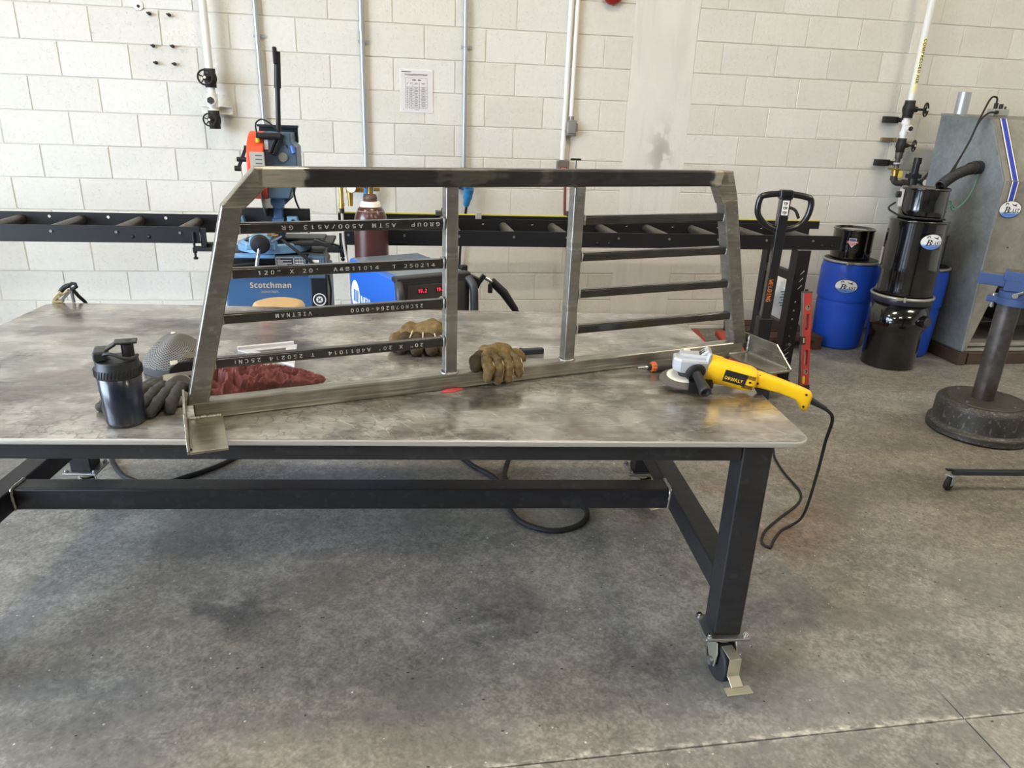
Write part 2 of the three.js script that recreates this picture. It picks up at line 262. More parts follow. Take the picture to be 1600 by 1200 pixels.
// ================================================================ welding table
const TT = 0.775, TA = -0.08694, TC = [1.464, 0, 2.946];
const onTable = (x, z, y = TT) => { const c = Math.cos(-TA), s = Math.sin(-TA); return [TC[0] + x * c - z * s, y, TC[2] + x * s + z * c]; };
{
  const t = thing('welding_table', 'large steel plate welding table with dark tube frame on casters', 'table', TC, TA);
  const L = 2.52, W = 1.27;
  const topCol = dataTex(2048, 1024, (u, v) => {
    const x = u * L, z = v * W;                                   // v = 0 is the back edge
    const st = fbm(x * 4, z * 14, 4, 80), big = fbm(x * 2.4, z * 3.6, 4, 82), fine = fbm(x * 60, z * 70, 3, 84), wsp = fbm(x * 9 + 2 * fbm(x * 3, z * 5, 2, 86), z * 11, 4, 85);
    const iso = fbm(x * 12 + 4, z * 10, 5, 83), spk = fbm(x * 60, z * 80, 2, 81); let c = mixc([160, 156, 150], [180, 176, 170], smooth(0.3, 0.7, st * 0.4 + iso * 0.6)); let l = 1 + 0.18 * (big - 0.5) + 0.16 * (fine - 0.5) + 0.14 * (wsp - 0.5) + 0.34 * (iso - 0.5) + 0.2 * (spk - 0.5);
    c = mixc(c, [96, 91, 87], smooth(0.58, 0.7, fbm(x * 5.3 + 9, z * 8, 5, 88)) * 0.5);        // dark scale patches
    c = mixc(c, [128, 112, 100], smooth(0.58, 0.75, fbm(x * 4.4 + 3, z * 6, 4, 90)) * 0.4);         // brown rust film
    c = mixc(c, [196, 192, 184], smooth(0.66, 0.78, fbm(x * 12, z * 14, 4, 92)) * 0.5);           // rubbed bright
    const rg = 1 - Math.abs(2 * fbm(x * 30 + 3 * big, z * 34, 5, 98) - 1), mk = smooth(0.5, 0.62, fbm(x * 3.1 + 6, z * 4, 3, 99)); c = mixc(c, [78, 73, 70], smooth(0.9, 0.985, rg) * mk * 0.42);      // fine wrinkled scale marks
    for (const [sx, sz, rx, rz, k, r, gg, b] of [[0.55, 0.28, 0.14, 0.06, 0.8, 70, 66, 70], [0.32, 1.12, 0.1, 0.05, 0.75, 78, 74, 78], [0.95, 1.2, 0.16, 0.02, 0.8, 66, 62, 60], [1.58, 1.22, 0.16, 0.04, 0.55, 92, 78, 70], [2.38, 0.97, 0.1, 0.05, 0.5, 138, 112, 58], [2.22, 0.94, 0.08, 0.06, 0.45, 128, 106, 64], [2.05, 0.92, 0.2, 0.1, 0.5, 80, 76, 72], [2.0, 0.4, 0.14, 0.03, 0.5, 96, 88, 80], [0.15, 0.75, 0.12, 0.05, 0.5, 92, 86, 84]]) {
      const e = Math.exp(-(((x - sx) / rx) ** 2 + ((z - sz) / rz) ** 2)) * smooth(0.32, 0.55, fbm(x * 16 + sx, z * 24, 4, 94)); c = mixc(c, [r, gg, b], e * k);
    }
    return [c[0] * l, c[1] * l, c[2] * l];
  });
  // scratches drawn over the plate
  const d = topCol.image.data; function scratch(x, z, a, len, k) { const n = Math.floor(len * 900); for (let i = 0; i < n; i++) { const q = i / n, px = Math.floor((x + Math.cos(a) * len * q + 0.01 * Math.sin(q * 3)) / L * 2048), py = Math.floor((z + Math.sin(a) * len * q) / W * 1024); if (px < 0 || py < 0 || px > 2047 || py > 1023) continue; const j = (py * 2048 + px) * 4, f = k * (0.4 + 0.6 * hash(i, px, 3)); for (let m = 0; m < 3; m++) d[j + m] = clamp(d[j + m] + f, 0, 255); } }
  for (let i = 0; i < 150; i++) scratch(1.2 + rnd() * 1.25, 0.75 + rnd() * 0.48, (rnd() < 0.5 ? 0.9 : -0.25) + (rnd() - 0.5) * 0.5, 0.03 + rnd() * 0.16, 30 + rnd() * 55);
  for (let i = 0; i < 120; i++) scratch(rnd() * 2.5, rnd() * 1.25, (rnd() - 0.5) * 0.6, 0.03 + rnd() * 0.2, rnd() < 0.5 ? -45 : 36);
  const topRough = dataTex(1024, 512, (u, v) => 96 + 120 * (fbm(u * 9, v * 40, 4, 96) - 0.5) + 60 * (fbm(u * 5, v * 5, 3, 97) - 0.5), false);
  const g = boxUV(ext(rrect(L - 0.009, W - 0.009, 0.0505, 8), 0.017, 0.0012, [], 2).rotateX(-Math.PI / 2)); const uv = g.attributes.uv; for (let i = 0; i < uv.count; i++) uv.setXY(i, (uv.getX(i) + L / 2) / L, (W / 2 - uv.getY(i)) / W);
  mesh(t, 'table_top', g, M('#ffffff', 0.66, 0.72, { map: topCol, roughnessMap: topRough, bumpMap: rep(brushTex, 0.25), bumpScale: 0.0001 }), [0, TT - 0.017, 0]);
  mesh(t, 'plate_edge_highlight', ext(rrect(L, W, 0.055, 8), 0.0165, 0.006, [], 3).rotateX(-Math.PI / 2), M('#d6d4ce', 0.3, 0.75, { bumpMap: rep(brushTex, 0.2), bumpScale: 0.0002 }), [0, TT - 0.0172, 0]);  // edge band in lighter steel: the daylight highlight is put into its colour
  const X = 1.126, ZF = 0.572, ZR = -0.43, tube = (n, w, h, dd, x, y, z) => mesh(t, n, boxUV(rb(w, h, dd, 0.006, 0, 0, 0), x, z), MAT.darkTube, [x, y, z]);
  tube('apron_rail', 2 * X - 0.08, 0.05, 0.05, 0, 0.733, ZF + 0.012); tube('apron_rail', 2 * X - 0.08, 0.05, 0.05, 0, 0.733, ZR); tube('apron_rail', 0.05, 0.05, ZF - ZR - 0.08, X, 0.733, (ZF + ZR) / 2); tube('apron_rail', 0.05, 0.05, ZF - ZR - 0.08, -X, 0.733, (ZF + ZR) / 2);
  tube('apron_rail', 0.05, 0.05, ZF - ZR - 0.06, 0, 0.733, (ZF + ZR) / 2);
  for (const [x, z] of [[X, ZF], [-X, ZF], [X, ZR], [-X, ZR]]) tube('leg', 0.08, 0.602, 0.08, x, 0.456, z);
  for (const s of [-X, X]) tube('end_stretcher', 0.076, 0.076, ZF - ZR - 0.08, s, 0.298, (ZF + ZR) / 2);
  tube('long_stretcher', 2 * X - 0.078, 0.076, 0.076, 0, 0.298, 0.045);
  mesh(t, 'weld_bead', bead([[X - 0.039, 0.262, 0.086], [X - 0.039, 0.334, 0.086], [X - 0.039, 0.338, 0.045], [X - 0.039, 0.338, 0.01]], 0.005), MAT.weld);
  mesh(t, 'weld_bead', bead([[-X + 0.039, 0.262, 0.086], [-X + 0.039, 0.334, 0.086], [-X + 0.039, 0.338, 0.045], [-X + 0.039, 0.338, 0.01]], 0.005), MAT.weld);
  function caster(x, z, turn) {
    const c = new THREE.Group(); c.name = 'caster'; c.position.set(x, 0, z); t.add(c);
    mesh(c, 'mounting_plate', [rb(0.13, 0.009, 0.115, 0.004, 0, 0.1505, 0), rb(0.115, 0.004, 0.1, 0.002, 0, 0.143, 0)], MAT.steel);
    const bolts = []; for (const sx of [-1, 1]) for (const sz of [-1, 1]) { bolts.push(cyl(0.009, 0.008, sx * 0.053, 0.159, sz * 0.046, 'y', 6), cyl(0.0055, 0.018, sx * 0.053, 0.158, sz * 0.046, 'y', 10)); }
    for (let i = 0; i < 8; i += 2) mesh(c, 'bolt', [bolts[i], bolts[i + 1]], MAT.chrome);
    const sw = new THREE.Group(); sw.name = 'swivel'; sw.rotation.y = turn; c.add(sw);
    const O = 0.028, R = 0.06, side = [[-0.036, 0.13], [0.04, 0.13], [0.05, 0.10], [O + 0.014, R - 0.012], [O - 0.012, R - 0.014], [-0.01, 0.085]];
    const fork = [cyl(0.034, 0.016, 0, 0.132, 0)]; for (const s of [-1, 1]) fork.push(at(ext(side, 0.004, 0.0008), 0, 0, s * 0.03 - 0.002));
    mesh(sw, 'fork', fork, MAT.zinc);
    mesh(sw, 'wheel', lathe([[0.012, -0.02], [0.042, -0.02], [0.046, -0.022], [0.057, -0.021], [R, -0.015], [R, 0.015], [0.057, 0.021], [0.046, 0.022], [0.042, 0.02], [0.012, 0.02]], 40).rotateX(Math.PI / 2).translate(O, R, 0), MAT.rubber);
    mesh(sw, 'axle', [cyl(0.009, 0.076, O, R, 0, 'z', 12), cyl(0.013, 0.008, O, R, 0.038, 'z', 6), cyl(0.013, 0.008, O, R, -0.038, 'z', 6)], MAT.steel);
    mesh(sw, 'brake_pedal', [rb(0.004, 0.06, 0.036, 0.001, 0.096, 0.088, 0).rotateZ(0), bar([0.04, 0.118, 0], [0.098, 0.116, 0], 0.034, 0.004), bar([0.096, 0.06, -0.001], [0.125, 0.045, -0.001], 0.036, 0.004), rb(0.03, 0.004, 0.078, 0.0015, 0.134, 0.042, 0)], MAT.zinc);
  }
  caster(X, ZF, -1.45); caster(-X, ZF, -0.4); caster(X, ZR, -1.2); caster(-X, ZR, -1.0);
}

// ================================================================ headache rack lying on its feet on the table
{
  const t = thing('truck_headache_rack', 'bare welded steel tube truck rack with eight slats standing on the table', 'truck rack', [1.136, TT, 3.431], 0.2691);
  const D = 0.046, millT = rep(mill, 0.5);
  const ground = dataTex(512, 512, (u, v) => { const a = Math.abs(Math.sin(u * 40 + 6 * fbm(u * 4, v * 4, 3, 101))), s = fbm(u * 4, v * 110, 3, 102), b = fbm(u * 8, v * 8, 4, 103); const l = 0.86 + 0.3 * (s - 0.5) + 0.35 * (b - 0.5) + 0.12 * smooth(0.7, 0.85, s); return [204 * l, 201 * l, 194 * l]; });
  const railTex = dataTex(2048, 64, (u, v) => {        // u along the rail
    const x = u * 1.75, e = Math.min(smooth(0.29, 0.27, x + 0.03 * (fbm(x * 60, v * 6, 3, 104) - 0.5)) + smooth(1.50, 1.52, x + 0.03 * (fbm(x * 60, v * 6, 3, 105) - 0.5)), 1);
    const l = 1 + 0.25 * (fbm(x * 20, v * 14, 3, 106) - 0.5), sm = smooth(0.55, 0.7, fbm(x * 16, v * 2.5 + x * 5, 4, 108)) * smooth(0.5, 0.7, x) * smooth(1.25, 1.05, x);
    let c = mixc([70, 69, 68], [122, 117, 108], sm * 0.7); c = mixc(c, [188, 181, 166], e); return [c[0] * l, c[1] * l, c[2] * l];
  });
  const steel = (m, col, r = 0.36) => M(col, r, 0.78, { map: m, bumpMap: rep(brushTex, 0.2), bumpScale: 0.00015 });
  const mRail = steel(rep(railTex, 1.75, 0.1), '#ffffff', 0.4), mGround = steel(rep(ground, 0.35), '#cbc6bb', 0.38), mPost = steel(millT, '#b7b4ae', 0.33), mMid = steel(millT, '#c6c4c0', 0.24), mLow = steel(rep(ground, 0.5), '#e2e0da', 0.3), mBar = steel(millT, '#6e6d6c', 0.2);
  const pr = (n, pts, m, b = 0.006) => mesh(t, n, boxUV(ext(pts, D, b, [], 3).translate(0, 0, -D)), m);
  const iL = h => -0.006 + 0.262 * h, iR = h => 1.705 - 0.262 * h;
  pr('bottom_rail', [[-0.03, 0], [1.735, 0], [1.735, 0.046], [-0.03, 0.046]], mLow);
  pr('top_rail', [[0.165, 0.57], [1.575, 0.57], [1.575, 0.617], [0.165, 0.617]], mRail);
  pr('side_post', [[iL(0.046) - 0.05, 0.04], [iL(0.046), 0.04], [iL(0.53), 0.53], [iL(0.53) - 0.05, 0.53]], mPost);
  pr('side_post', [[iR(0.046), 0.04], [iR(0.046) + 0.055, 0.04], [iR(0.53) + 0.055, 0.53], [iR(0.53), 0.53]], mPost);
  pr('corner_piece', [[iL(0.53) - 0.051, 0.528], [iL(0.53) + 0.001, 0.520], [0.186, 0.569], [0.186, 0.6175], [0.163, 0.6175]], mGround);
  pr('corner_piece', [[iR(0.53) + 0.056, 0.530], [1.588, 0.6175], [1.545, 0.6175], [1.535, 0.569], [iR(0.53) - 0.001, 0.515]], mGround);
  for (const x of [0.658, 1.046]) {
    mesh(t, 'upright', boxUV(rb(0.036, 0.53, 0.036, 0.005, 0, 0, 0, 3)), mMid, [x, 0.307, -0.023]);
    const ring = []; for (let i = 0; i <= 12; i++) { const a = i / 12 * Math.PI * 2; ring.push([x + 0.024 * Math.cos(a), 0.047, -0.023 + 0.022 * Math.sin(a)]); }
    mesh(t, 'weld_bead', bead(ring, 0.004, 40, x * 10), MAT.weld);
  }
  const ink = (text, flip, x0, x1) => {
    const w = 1536, tex = canvasTex(w, 64, (g) => {
      g.clearRect(0, 0, w, 64); g.fillStyle = '#f2f2ee'; g.font = 'bold 52px monospace'; g.textBaseline = 'middle'; if (flip) { g.translate(w, 64); g.rotate(Math.PI); }
      let x = 8; for (const ch of text) { g.globalAlpha = ch === ' ' ? 0 : 0.62 + 0.38 * rnd(); g.fillText(ch, x, 34); x += 46; }
      g.globalAlpha = 1; g.globalCompositeOperation = 'destination-out'; g.lineWidth = 1.7; g.strokeStyle = '#000'; for (let i = 0; i < w; i += 7.5) { g.beginPath(); g.moveTo(i, 0); g.lineTo(i, 64); g.stroke(); } for (let i = 0; i < 64; i += 7.5) { g.beginPath(); g.moveTo(0, i); g.lineTo(w, i); g.stroke(); }
    }); return tex;
  };
  const prints = ['GROUP  ASTM A500/A513 GR', '120" X 20\'  A4B11014  T 250214', '25CN07B264-0000       VIETNAM', '20" X 20\' A4B11014  T 250214 25CN07B2'], flips = [true, false, true, true];
  [0.474, 0.366, 0.254, 0.1415].forEach((h, i) => {
    for (const side of [0, 1]) {
      const a = side ? 1.064 : iL(h) - 0.004, b = side ? iR(h) + 0.004 : 0.640, sl = new THREE.Group(); sl.name = 'slat'; sl.position.set((a + b) / 2, h, -0.023); t.add(sl);
      mesh(sl, 'tube', boxUV(rb(b - a, 0.026, 0.026, 0.005, 0, 0, 0, 3), i, side), mBar);
      if (!side) { const len = [0.42, 0.47, 0.4, 0.5][i], tx = ink(prints[i], flips[i]), n = prints[i].length * 46 + 16; tx.repeat.set(Math.min(1, n / 1536), 1); if (flips[i]) tx.offset.x = 1 - Math.min(1, n / 1536); decal(sl, 'ink_print', len, 0.0165, tx, [[0.04, 0.02, 0.03, -0.005][i], 0, 0.0134], null, { metalness: 0, roughness: 0.6 }); }
      for (const e of [0, 1]) { const x = (e ? 1 : -1) * (b - a) / 2 + (e ? -0.004 : 0.004), pts = [[x, -0.013, 0.014], [x, 0.0135, 0.014], [x, 0.0135, -0.012]]; mesh(sl, 'weld_bead', bead(pts, 0.0028, 16, i * 4 + e), MAT.weld); }
    }
  });
  const mFoot = steel(rep(ground, 0.3), '#d8d5cc', 0.27);
  for (const s of [0, 1]) {
    const x0 = s ? 1.668 : -0.046, x1 = s ? 1.756 : 0.036, f = new THREE.Group(); f.name = 'foot_bracket'; t.add(f);
    mesh(f, 'base_plate', boxUV(rb(x1 - x0, 0.007, 0.205, 0.0012)), mFoot, [(x0 + x1) / 2, 0.0045, 0.105]);
    const gp = [[-0.002, 0.002], [0.207, 0.002], [0.207, 0.01], [0.13, 0.072], [-0.04, 0.072], [-0.04, 0.03]], xx = s ? x1 : x0 - 0.006;
    mesh(f, 'gusset_plate', boxUV(ext(gp, 0.006, 0.0008).rotateY(-Math.PI / 2).translate(0.006, 0, 0)), mFoot, [xx, 0, 0]);
    mesh(f, 'weld_bead', bead([[x0 + 0.004, 0.009, 0.003], [(x0 + x1) / 2, 0.009, 0.003], [x1 - 0.004, 0.009, 0.003]], 0.0035, 40, 7), MAT.weld);
    mesh(f, 'weld_bead', bead([[s ? x1 - 0.002 : x0 + 0.002, 0.009, 0.01], [s ? x1 - 0.002 : x0 + 0.002, 0.009, 0.1], [s ? x1 - 0.002 : x0 + 0.002, 0.009, 0.195]], 0.0035, 60, 8), MAT.weld);
    if (s) mesh(f, 'weld_bead', bead([[x1 - 0.002, 0.012, 0.003], [x1 - 0.002, 0.04, 0.003], [x1 - 0.002, 0.068, 0.003]], 0.0035, 30, 9), MAT.weld);
  }
}

// ================================================================ things on the wall
function handwheel(parent, x, y, z, r, dir = 'z', mat = MAT.castIron) {   // spoked valve wheel facing +z or +x
  const g = [new THREE.TorusGeometry(r, r * 0.13, 8, 28)]; for (let i = 0; i < 5; i++) { const a = i / 5 * Math.PI * 2 + 0.3; g.push(rod([0, 0, 0], [Math.cos(a) * r, Math.sin(a) * r, 0], r * 0.11, r * 0.09, 6)); }
  g.push(cyl(r * 0.3, r * 0.3, 0, 0, 0, 'z', 14)); const m = mesh(parent, 'handwheel', g, mat, [x, y, z]); if (dir === 'x') m.rotation.y = Math.PI / 2;
  mesh(m, 'hub_nut', cyl(r * 0.2, r * 0.36, 0, 0, r * 0.16, 'z', 6), MAT.white); return m;
}
const wheelMat = M('#25231f', 0.55, 0.3), pipeWhite = M('#e9e8e3', 0.4, 0);
{
  const t = thing('air_drop_pipe', 'white air pipe with two spoked black valves left of the blue saw', 'pipe', [0.487, 0, 0.09]);
  mesh(t, 'pipe', [cyl(0.0235, 3.85, 0, 3.66, 0), cyl(0.0235, 0.24, 0, 1.56, 0)], pipeWhite);
  mesh(t, 'pipe_bracket', [rb(0.19, 0.045, 0.02, 0.002, 0.01, 1.50, -0.067), rb(0.19, 0.004, 0.035, 0.001, 0.01, 1.522, -0.045), rb(0.19, 0.004, 0.035, 0.001, 0.01, 1.478, -0.045), at(new THREE.TorusGeometry(0.028, 0.006, 8, 24).rotateX(Math.PI / 2), 0, 1.5, 0), bx(0.02, 0.02, 0.06, 0, 1.5, -0.04)], MAT.white);
  mesh(t, 'pipe_tee', [cyl(0.033, 0.08, 0, 1.557, 0), cyl(0.031, 0.05, 0, 1.557, 0.025, 'z')], pipeWhite);
  mesh(t, 'pipe_plug', cyl(0.022, 0.012, 0, 1.557, 0.052, 'z', 6), MAT.castIron);
  for (const [y, k] of [[1.688, 1], [1.443, 0.85]]) {
    mesh(t, 'valve_body', [lathe([[0.026, -0.055], [0.034, -0.055], [0.034, -0.03], [0.04, -0.01], [0.04, 0.01], [0.034, 0.03], [0.034, 0.055], [0.026, 0.055]], 24).translate(0, y, 0), cyl(0.024, 0.06, 0, y, 0.03, 'z', 16), cyl(0.008, 0.06, 0, y, 0.07, 'z', 8)], wheelMat);
    handwheel(t, -0.008, y, 0.1, 0.043 * k, 'z', wheelMat);
  }
}
function conduit(x, yEnd, label, r = 0.0155, coup = []) {
  const t = thing('conduit_pipe', label, 'conduit', [x, 0, 0.026]);
  mesh(t, 'pipe', cyl(r, 5.55 - yEnd, 0, (5.55 + yEnd) / 2, 0, 'y', 20), MAT.galv);
  for (const y of coup) mesh(t, 'coupling', cyl(r * 1.25, 0.05, 0, y, 0, 'y', 20), MAT.galv);
  if (x < 2.5) mesh(t, 'strap', [rb(0.075, 0.02, 0.003, 0.001, 0.01, 1.95, -0.0155), at(new THREE.TorusGeometry(r + 0.001, 0.0025, 6, 20).rotateX(Math.PI / 2), 0, 1.95, 0)], MAT.galv); return t;
}
conduit(0.781, 0.75, 'thin galvanised conduit directly behind the blue saw head', 0.0155);
conduit(1.428, 1.06, 'galvanised conduit between the saw lever and the paper notice', 0.0165, [2.03]);
conduit(2.095, 1.12, 'galvanised conduit just right of the paper notice', 0.0145, [2.13]);
conduit(2.792, 1.26, 'longer of the two white conduits ending in a switch box', 0.0165, [1.36]).children.forEach(c => { c.material = pipeWhite; });
{ const t = conduit(2.836, 1.53, 'shorter of the two white conduits ending in a grey box', 0.0145); t.children.forEach(c => { c.material = pipeWhite; }); }
{
  const t = thing('junction_box', 'small grey weatherproof box at the end of the shorter white conduit', 'box', [2.84, 1.472, 0]);
  mesh(t, 'box_body', [rb(0.07, 0.105, 0.05, 0.008, 0, 0, 0.027), rb(0.088, 0.055, 0.046, 0.006, 0.002, 0.005, 0.026), cyl(0.019, 0.03, 0, 0.062, 0.026, 'y', 12)], M('#8e8e88', 0.45, 0.5));
  mesh(t, 'cover', rb(0.056, 0.075, 0.008, 0.003, 0, 0.004, 0.055), M('#a09f98', 0.4, 0.5));
}
{
  const t = thing('switch_box', 'small dark box with red label at the end of the longer white conduit', 'box', [2.797, 1.205, 0]);
  mesh(t, 'box_body', rb(0.085, 0.1, 0.05, 0.005, 0, 0, 0.027), M('#7d736b', 0.45, 0.4));
  decal(t, 'label', 0.05, 0.04, canvasTex(96, 88, (g) => { g.fillStyle = '#8d2f26'; g.fillRect(0, 0, 96, 88); g.fillStyle = '#f3efe6'; g.font = 'bold 40px sans-serif'; g.fillText('CEI', 10, 44); g.fillRect(10, 56, 70, 8); }), [0.004, -0.012, 0.0526]);
}
{
  const t = thing('fire_bell', 'red round alarm bell at the top edge of the picture', 'bell', [3.07, 2.318, 0]);
  mesh(t, 'gong', lathe([[0, 0.075], [0.02, 0.073], [0.05, 0.062], [0.066, 0.045], [0.07, 0.03], [0.064, 0.03], [0, 0.05]], 40).rotateX(Math.PI / 2), P('#9c1c1a', 0.3, 0, { clearcoat: 0.6 }));
  mesh(t, 'back_box', cyl(0.05, 0.034, 0, 0, 0.017, 'z'), M('#7e1513', 0.5)); mesh(t, 'center_screw', cyl(0.008, 0.006, 0, 0, 0.077, 'z', 8), MAT.chrome);
}
for (const [x, lab, y] of [[2.095, 'blue locking plug hanging right of the left mid upright', 1.0], [1.41, 'blue plug half hidden behind the gas cylinder valve', 0.99]]) {
  const t = thing('power_plug', lab, 'plug', [x, y, 0]);
  mesh(t, 'receptacle', [rb(0.09, 0.11, 0.06, 0.008, -0.01, 0.1, 0.03), cyl(0.034, 0.07, 0.015, 0.075, 0.06, 'y', 20)], M('#1f3f63', 0.4));
  const p = mesh(t, 'plug_body', lathe([[0, -0.075], [0.016, -0.075], [0.022, -0.06], [0.026, -0.02], [0.032, -0.015], [0.032, 0.03], [0.028, 0.06], [0, 0.06]], 24), M('#2f86c0', 0.4), [0.025, 0, 0.085], [0.3, 0, -0.12]);
  mesh(p, 'collar', cyl(0.034, 0.03, 0, 0.045, 0), M('#2677b0', 0.4));
  mesh(t, 'cable', hose([[0.018, -0.07, 0.07], [0.01, -0.16, 0.05], [-0.02, -0.4, 0.03], [0.0, -y + 0.04, 0.04], [0.04, -y + 0.012, 0.10]], 0.009, 40), MAT.rubber);
}
{
  const t = thing('paper_notice', 'laminated paper chart taped to the block wall', 'notice', [1.773, 1.668, 0.004]);
  mesh(t, 'sheet', rb(0.219, 0.268, 0.002, 0.0008), P('#f2efec', 0.25, 0, { clearcoat: 0.3 }));
  decal(t, 'print', 0.212, 0.26, canvasTex(424, 520, (g, w, h) => {
    g.clearRect(0, 0, w, h); g.fillStyle = 'rgba(226,222,222,0.35)'; g.fillRect(0, 0, w, h); g.strokeStyle = 'rgba(60,54,62,0.95)'; g.lineWidth = 2.6; g.fillStyle = 'rgba(50,46,52,0.95)';
    g.fillRect(16, 22, 130, 9); g.fillRect(60, 52, 300, 7); g.fillRect(60, 64, 290, 5);
    const X = [68, 118, 166, 252, 356], Y0 = 100; g.strokeRect(68, Y0, 288, 376); g.font = 'bold 26px sans-serif'; g.fillRect(160, 118, 46, 14); g.fillRect(232, 118, 40, 14); g.fillRect(214, 124, 10, 4);
    for (let r = 0; r < 8; r++) { const y = 210 + r * 36; g.beginPath(); g.moveTo(68, y); g.lineTo(356, y); g.stroke(); }
    for (const x of X.slice(1, 4)) { g.beginPath(); g.moveTo(x, x === 118 ? 210 : 146); g.lineTo(x, 476); g.stroke(); }
    for (let r = 0; r < 8; r++) { const y = r === 0 ? 160 : 210 + (r - 1) * 36 + 8; for (let c = 0; c < 4; c++) for (let l = 0; l < 2; l++) { const cw = (X[c + 1] - X[c]) * (0.3 + 0.35 * hash(r, c, l)); g.fillRect((X[c] + X[c + 1]) / 2 - cw / 2, y + l * 12, cw, 5); } }
    g.fillRect(196, 492, 44, 5); g.fillRect(30, 492, 22, 4);
  }), [0, 0, 0.0016], null, { roughness: 0.35 });
}
for (const [x, y, l] of [[0.152, 2.041, 'upper left'], [0.266, 2.04, 'upper right'], [0.152, 1.861, 'middle left'], [0.266, 1.864, 'middle right'], [0.156, 1.765, 'lower left'], [0.265, 1.763, 'lower right']]) {
  const t = thing('anchor_bolt', `${l} of six small anchor bolts sticking out of the wall`, 'bolt', [x, y, 0], 0, 'six anchor bolts left in the wall');
  mesh(t, 'stud', cyl(0.0055, 0.06, 0, 0, 0.03, 'z', 10), MAT.castIron); mesh(t, 'nut', cyl(0.011, 0.012, 0, 0, 0.014, 'z', 6), MAT.castIron);
}
{
  const t = thing('round_cover_plate', 'small white round cover plate above the anchor bolts', 'cover plate', [0.09, 2.085, 0]);
  mesh(t, 'plate', lathe([[0, 0.008], [0.026, 0.008], [0.031, 0.005], [0.032, 0], [0, 0]], 32).rotateX(Math.PI / 2), MAT.white); mesh(t, 'center_hole', cyl(0.009, 0.003, 0.002, -0.006, 0.0085, 'z', 16), MAT.blackPaint);
}
{ // compressed air station in the right corner
  const t = thing('compressed_air_station', 'white compressed air pipe with dark valves, regulator and gauge by the cabinet', 'pipe', [5.335, 0, 0.12]);
  const lab = canvasTex(64, 512, (g) => { g.fillStyle = '#efe7b0'; g.fillRect(0, 0, 64, 512); g.translate(64, 0); g.rotate(Math.PI / 2); g.fillStyle = '#3c3a22'; g.font = 'bold 50px sans-serif'; g.textBaseline = 'middle'; g.fillText('COMPRESSED AIR', 8, 32, 496); });
  mesh(t, 'pipe', cyl(0.0235, 3.85, 0, 3.66, 0), pipeWhite); wrapDecal(t, 'pipe_label', 0.0243, 0.36, 1.7, 0, lab, 1.98);
  mesh(t, 'valve_body', [lathe([[0.026, -0.06], [0.036, -0.06], [0.036, -0.035], [0.044, -0.01], [0.044, 0.01], [0.036, 0.035], [0.036, 0.06], [0.026, 0.06]], 24).translate(0, 1.69, 0), rod([0, 1.69, 0], [0.055, 1.69, 0.02], 0.028, 0.018), rod([0.05, 1.69, 0.02], [0.1, 1.69, 0.04], 0.009)], wheelMat);
  handwheel(t, 0.105, 1.69, 0.045, 0.045, 'z', wheelMat).rotation.y = 0.6;
  mesh(t, 'pipe', [cyl(0.022, 0.19, 0, 1.545, 0), cyl(0.03, 0.03, 0, 1.6, 0), cyl(0.028, 0.03, 0, 1.525, 0), cyl(0.026, 0.035, 0.01, 1.557, 0.03, 'z', 14)], pipeWhite);
  mesh(t, 'pipe_plug', cyl(0.017, 0.012, 0.012, 1.557, 0.05, 'z', 6), MAT.castIron);
  for (const y of [1.615, 1.31]) mesh(t, 'pipe_bracket', [rb(0.13, 0.045, 0.012, 0.002, -0.05, y, -0.112), rb(0.1, 0.045, 0.03, 0.002, -0.07, y, -0.09), bx(0.02, 0.03, 0.1, 0, y, -0.055)], M('#35332f', 0.5, 0.4));
  mesh(t, 'pipe_bracket', [rb(0.12, 0.03, 0.02, 0.003, -0.04, 1.475, -0.105), bx(0.018, 0.018, 0.1, 0, 1.475, -0.05), at(new THREE.TorusGeometry(0.024, 0.005, 8, 20).rotateX(Math.PI / 2), 0, 1.475, 0)], M('#8c7b5c', 0.5, 0.4));
  mesh(t, 'valve_body', [lathe([[0.02, -0.05], [0.03, -0.05], [0.03, -0.028], [0.036, -0.01], [0.036, 0.01], [0.03, 0.028], [0.03, 0.05], [0.02, 0.05]], 24).translate(0, 1.44, 0), rod([0, 1.44, 0], [0.05, 1.44, 0.015], 0.022, 0.014), rod([0.045, 1.44, 0.015], [0.08, 1.44, 0.03], 0.007)], wheelMat);
  handwheel(t, 0.083, 1.44, 0.032, 0.038, 'z', wheelMat).rotation.y = 0.6;
  mesh(t, 'reducer', [lathe([[0.017, -0.09], [0.017, -0.03], [0.026, -0.02], [0.026, 0.02], [0.018, 0.03], [0.018, 0.05]], 20).translate(0, 1.37, 0), cyl(0.014, 0.06, 0, 1.28, 0)], M('#5b5750', 0.5, 0.6));
  mesh(t, 'clamp_ring', at(new THREE.TorusGeometry(0.02, 0.009, 8, 20).rotateX(Math.PI / 2), 0, 1.31, 0), MAT.galv);
  mesh(t, 'ball_valve', [cyl(0.02, 0.07, 0, 1.245, 0), cyl(0.026, 0.03, 0, 1.25, 0, 'y', 6)], MAT.brass);
  mesh(t, 'valve_lever', [rb(0.1, 0.01, 0.014, 0.002, -0.035, 1.272, 0.03)], M('#8d7a3a', 0.5, 0.4)); mesh(t, 'warning_tag', rb(0.034, 0.05, 0.003, 0.001, 0.02, 1.235, 0.034), M('#d8c84a', 0.5));
  mesh(t, 'elbow', [hose([[0, 1.215, 0], [0, 1.19, 0.002], [0.02, 1.172, 0.01], [0.06, 1.17, 0.02], [0.1, 1.176, 0.03]], 0.021, 24, 14), cyl(0.027, 0.03, 0, 1.205, 0, 'y', 16), cyl(0.027, 0.03, 0.07, 1.172, 0.024, 'x', 16)], M('#3c3a38', 0.5, 0.4));
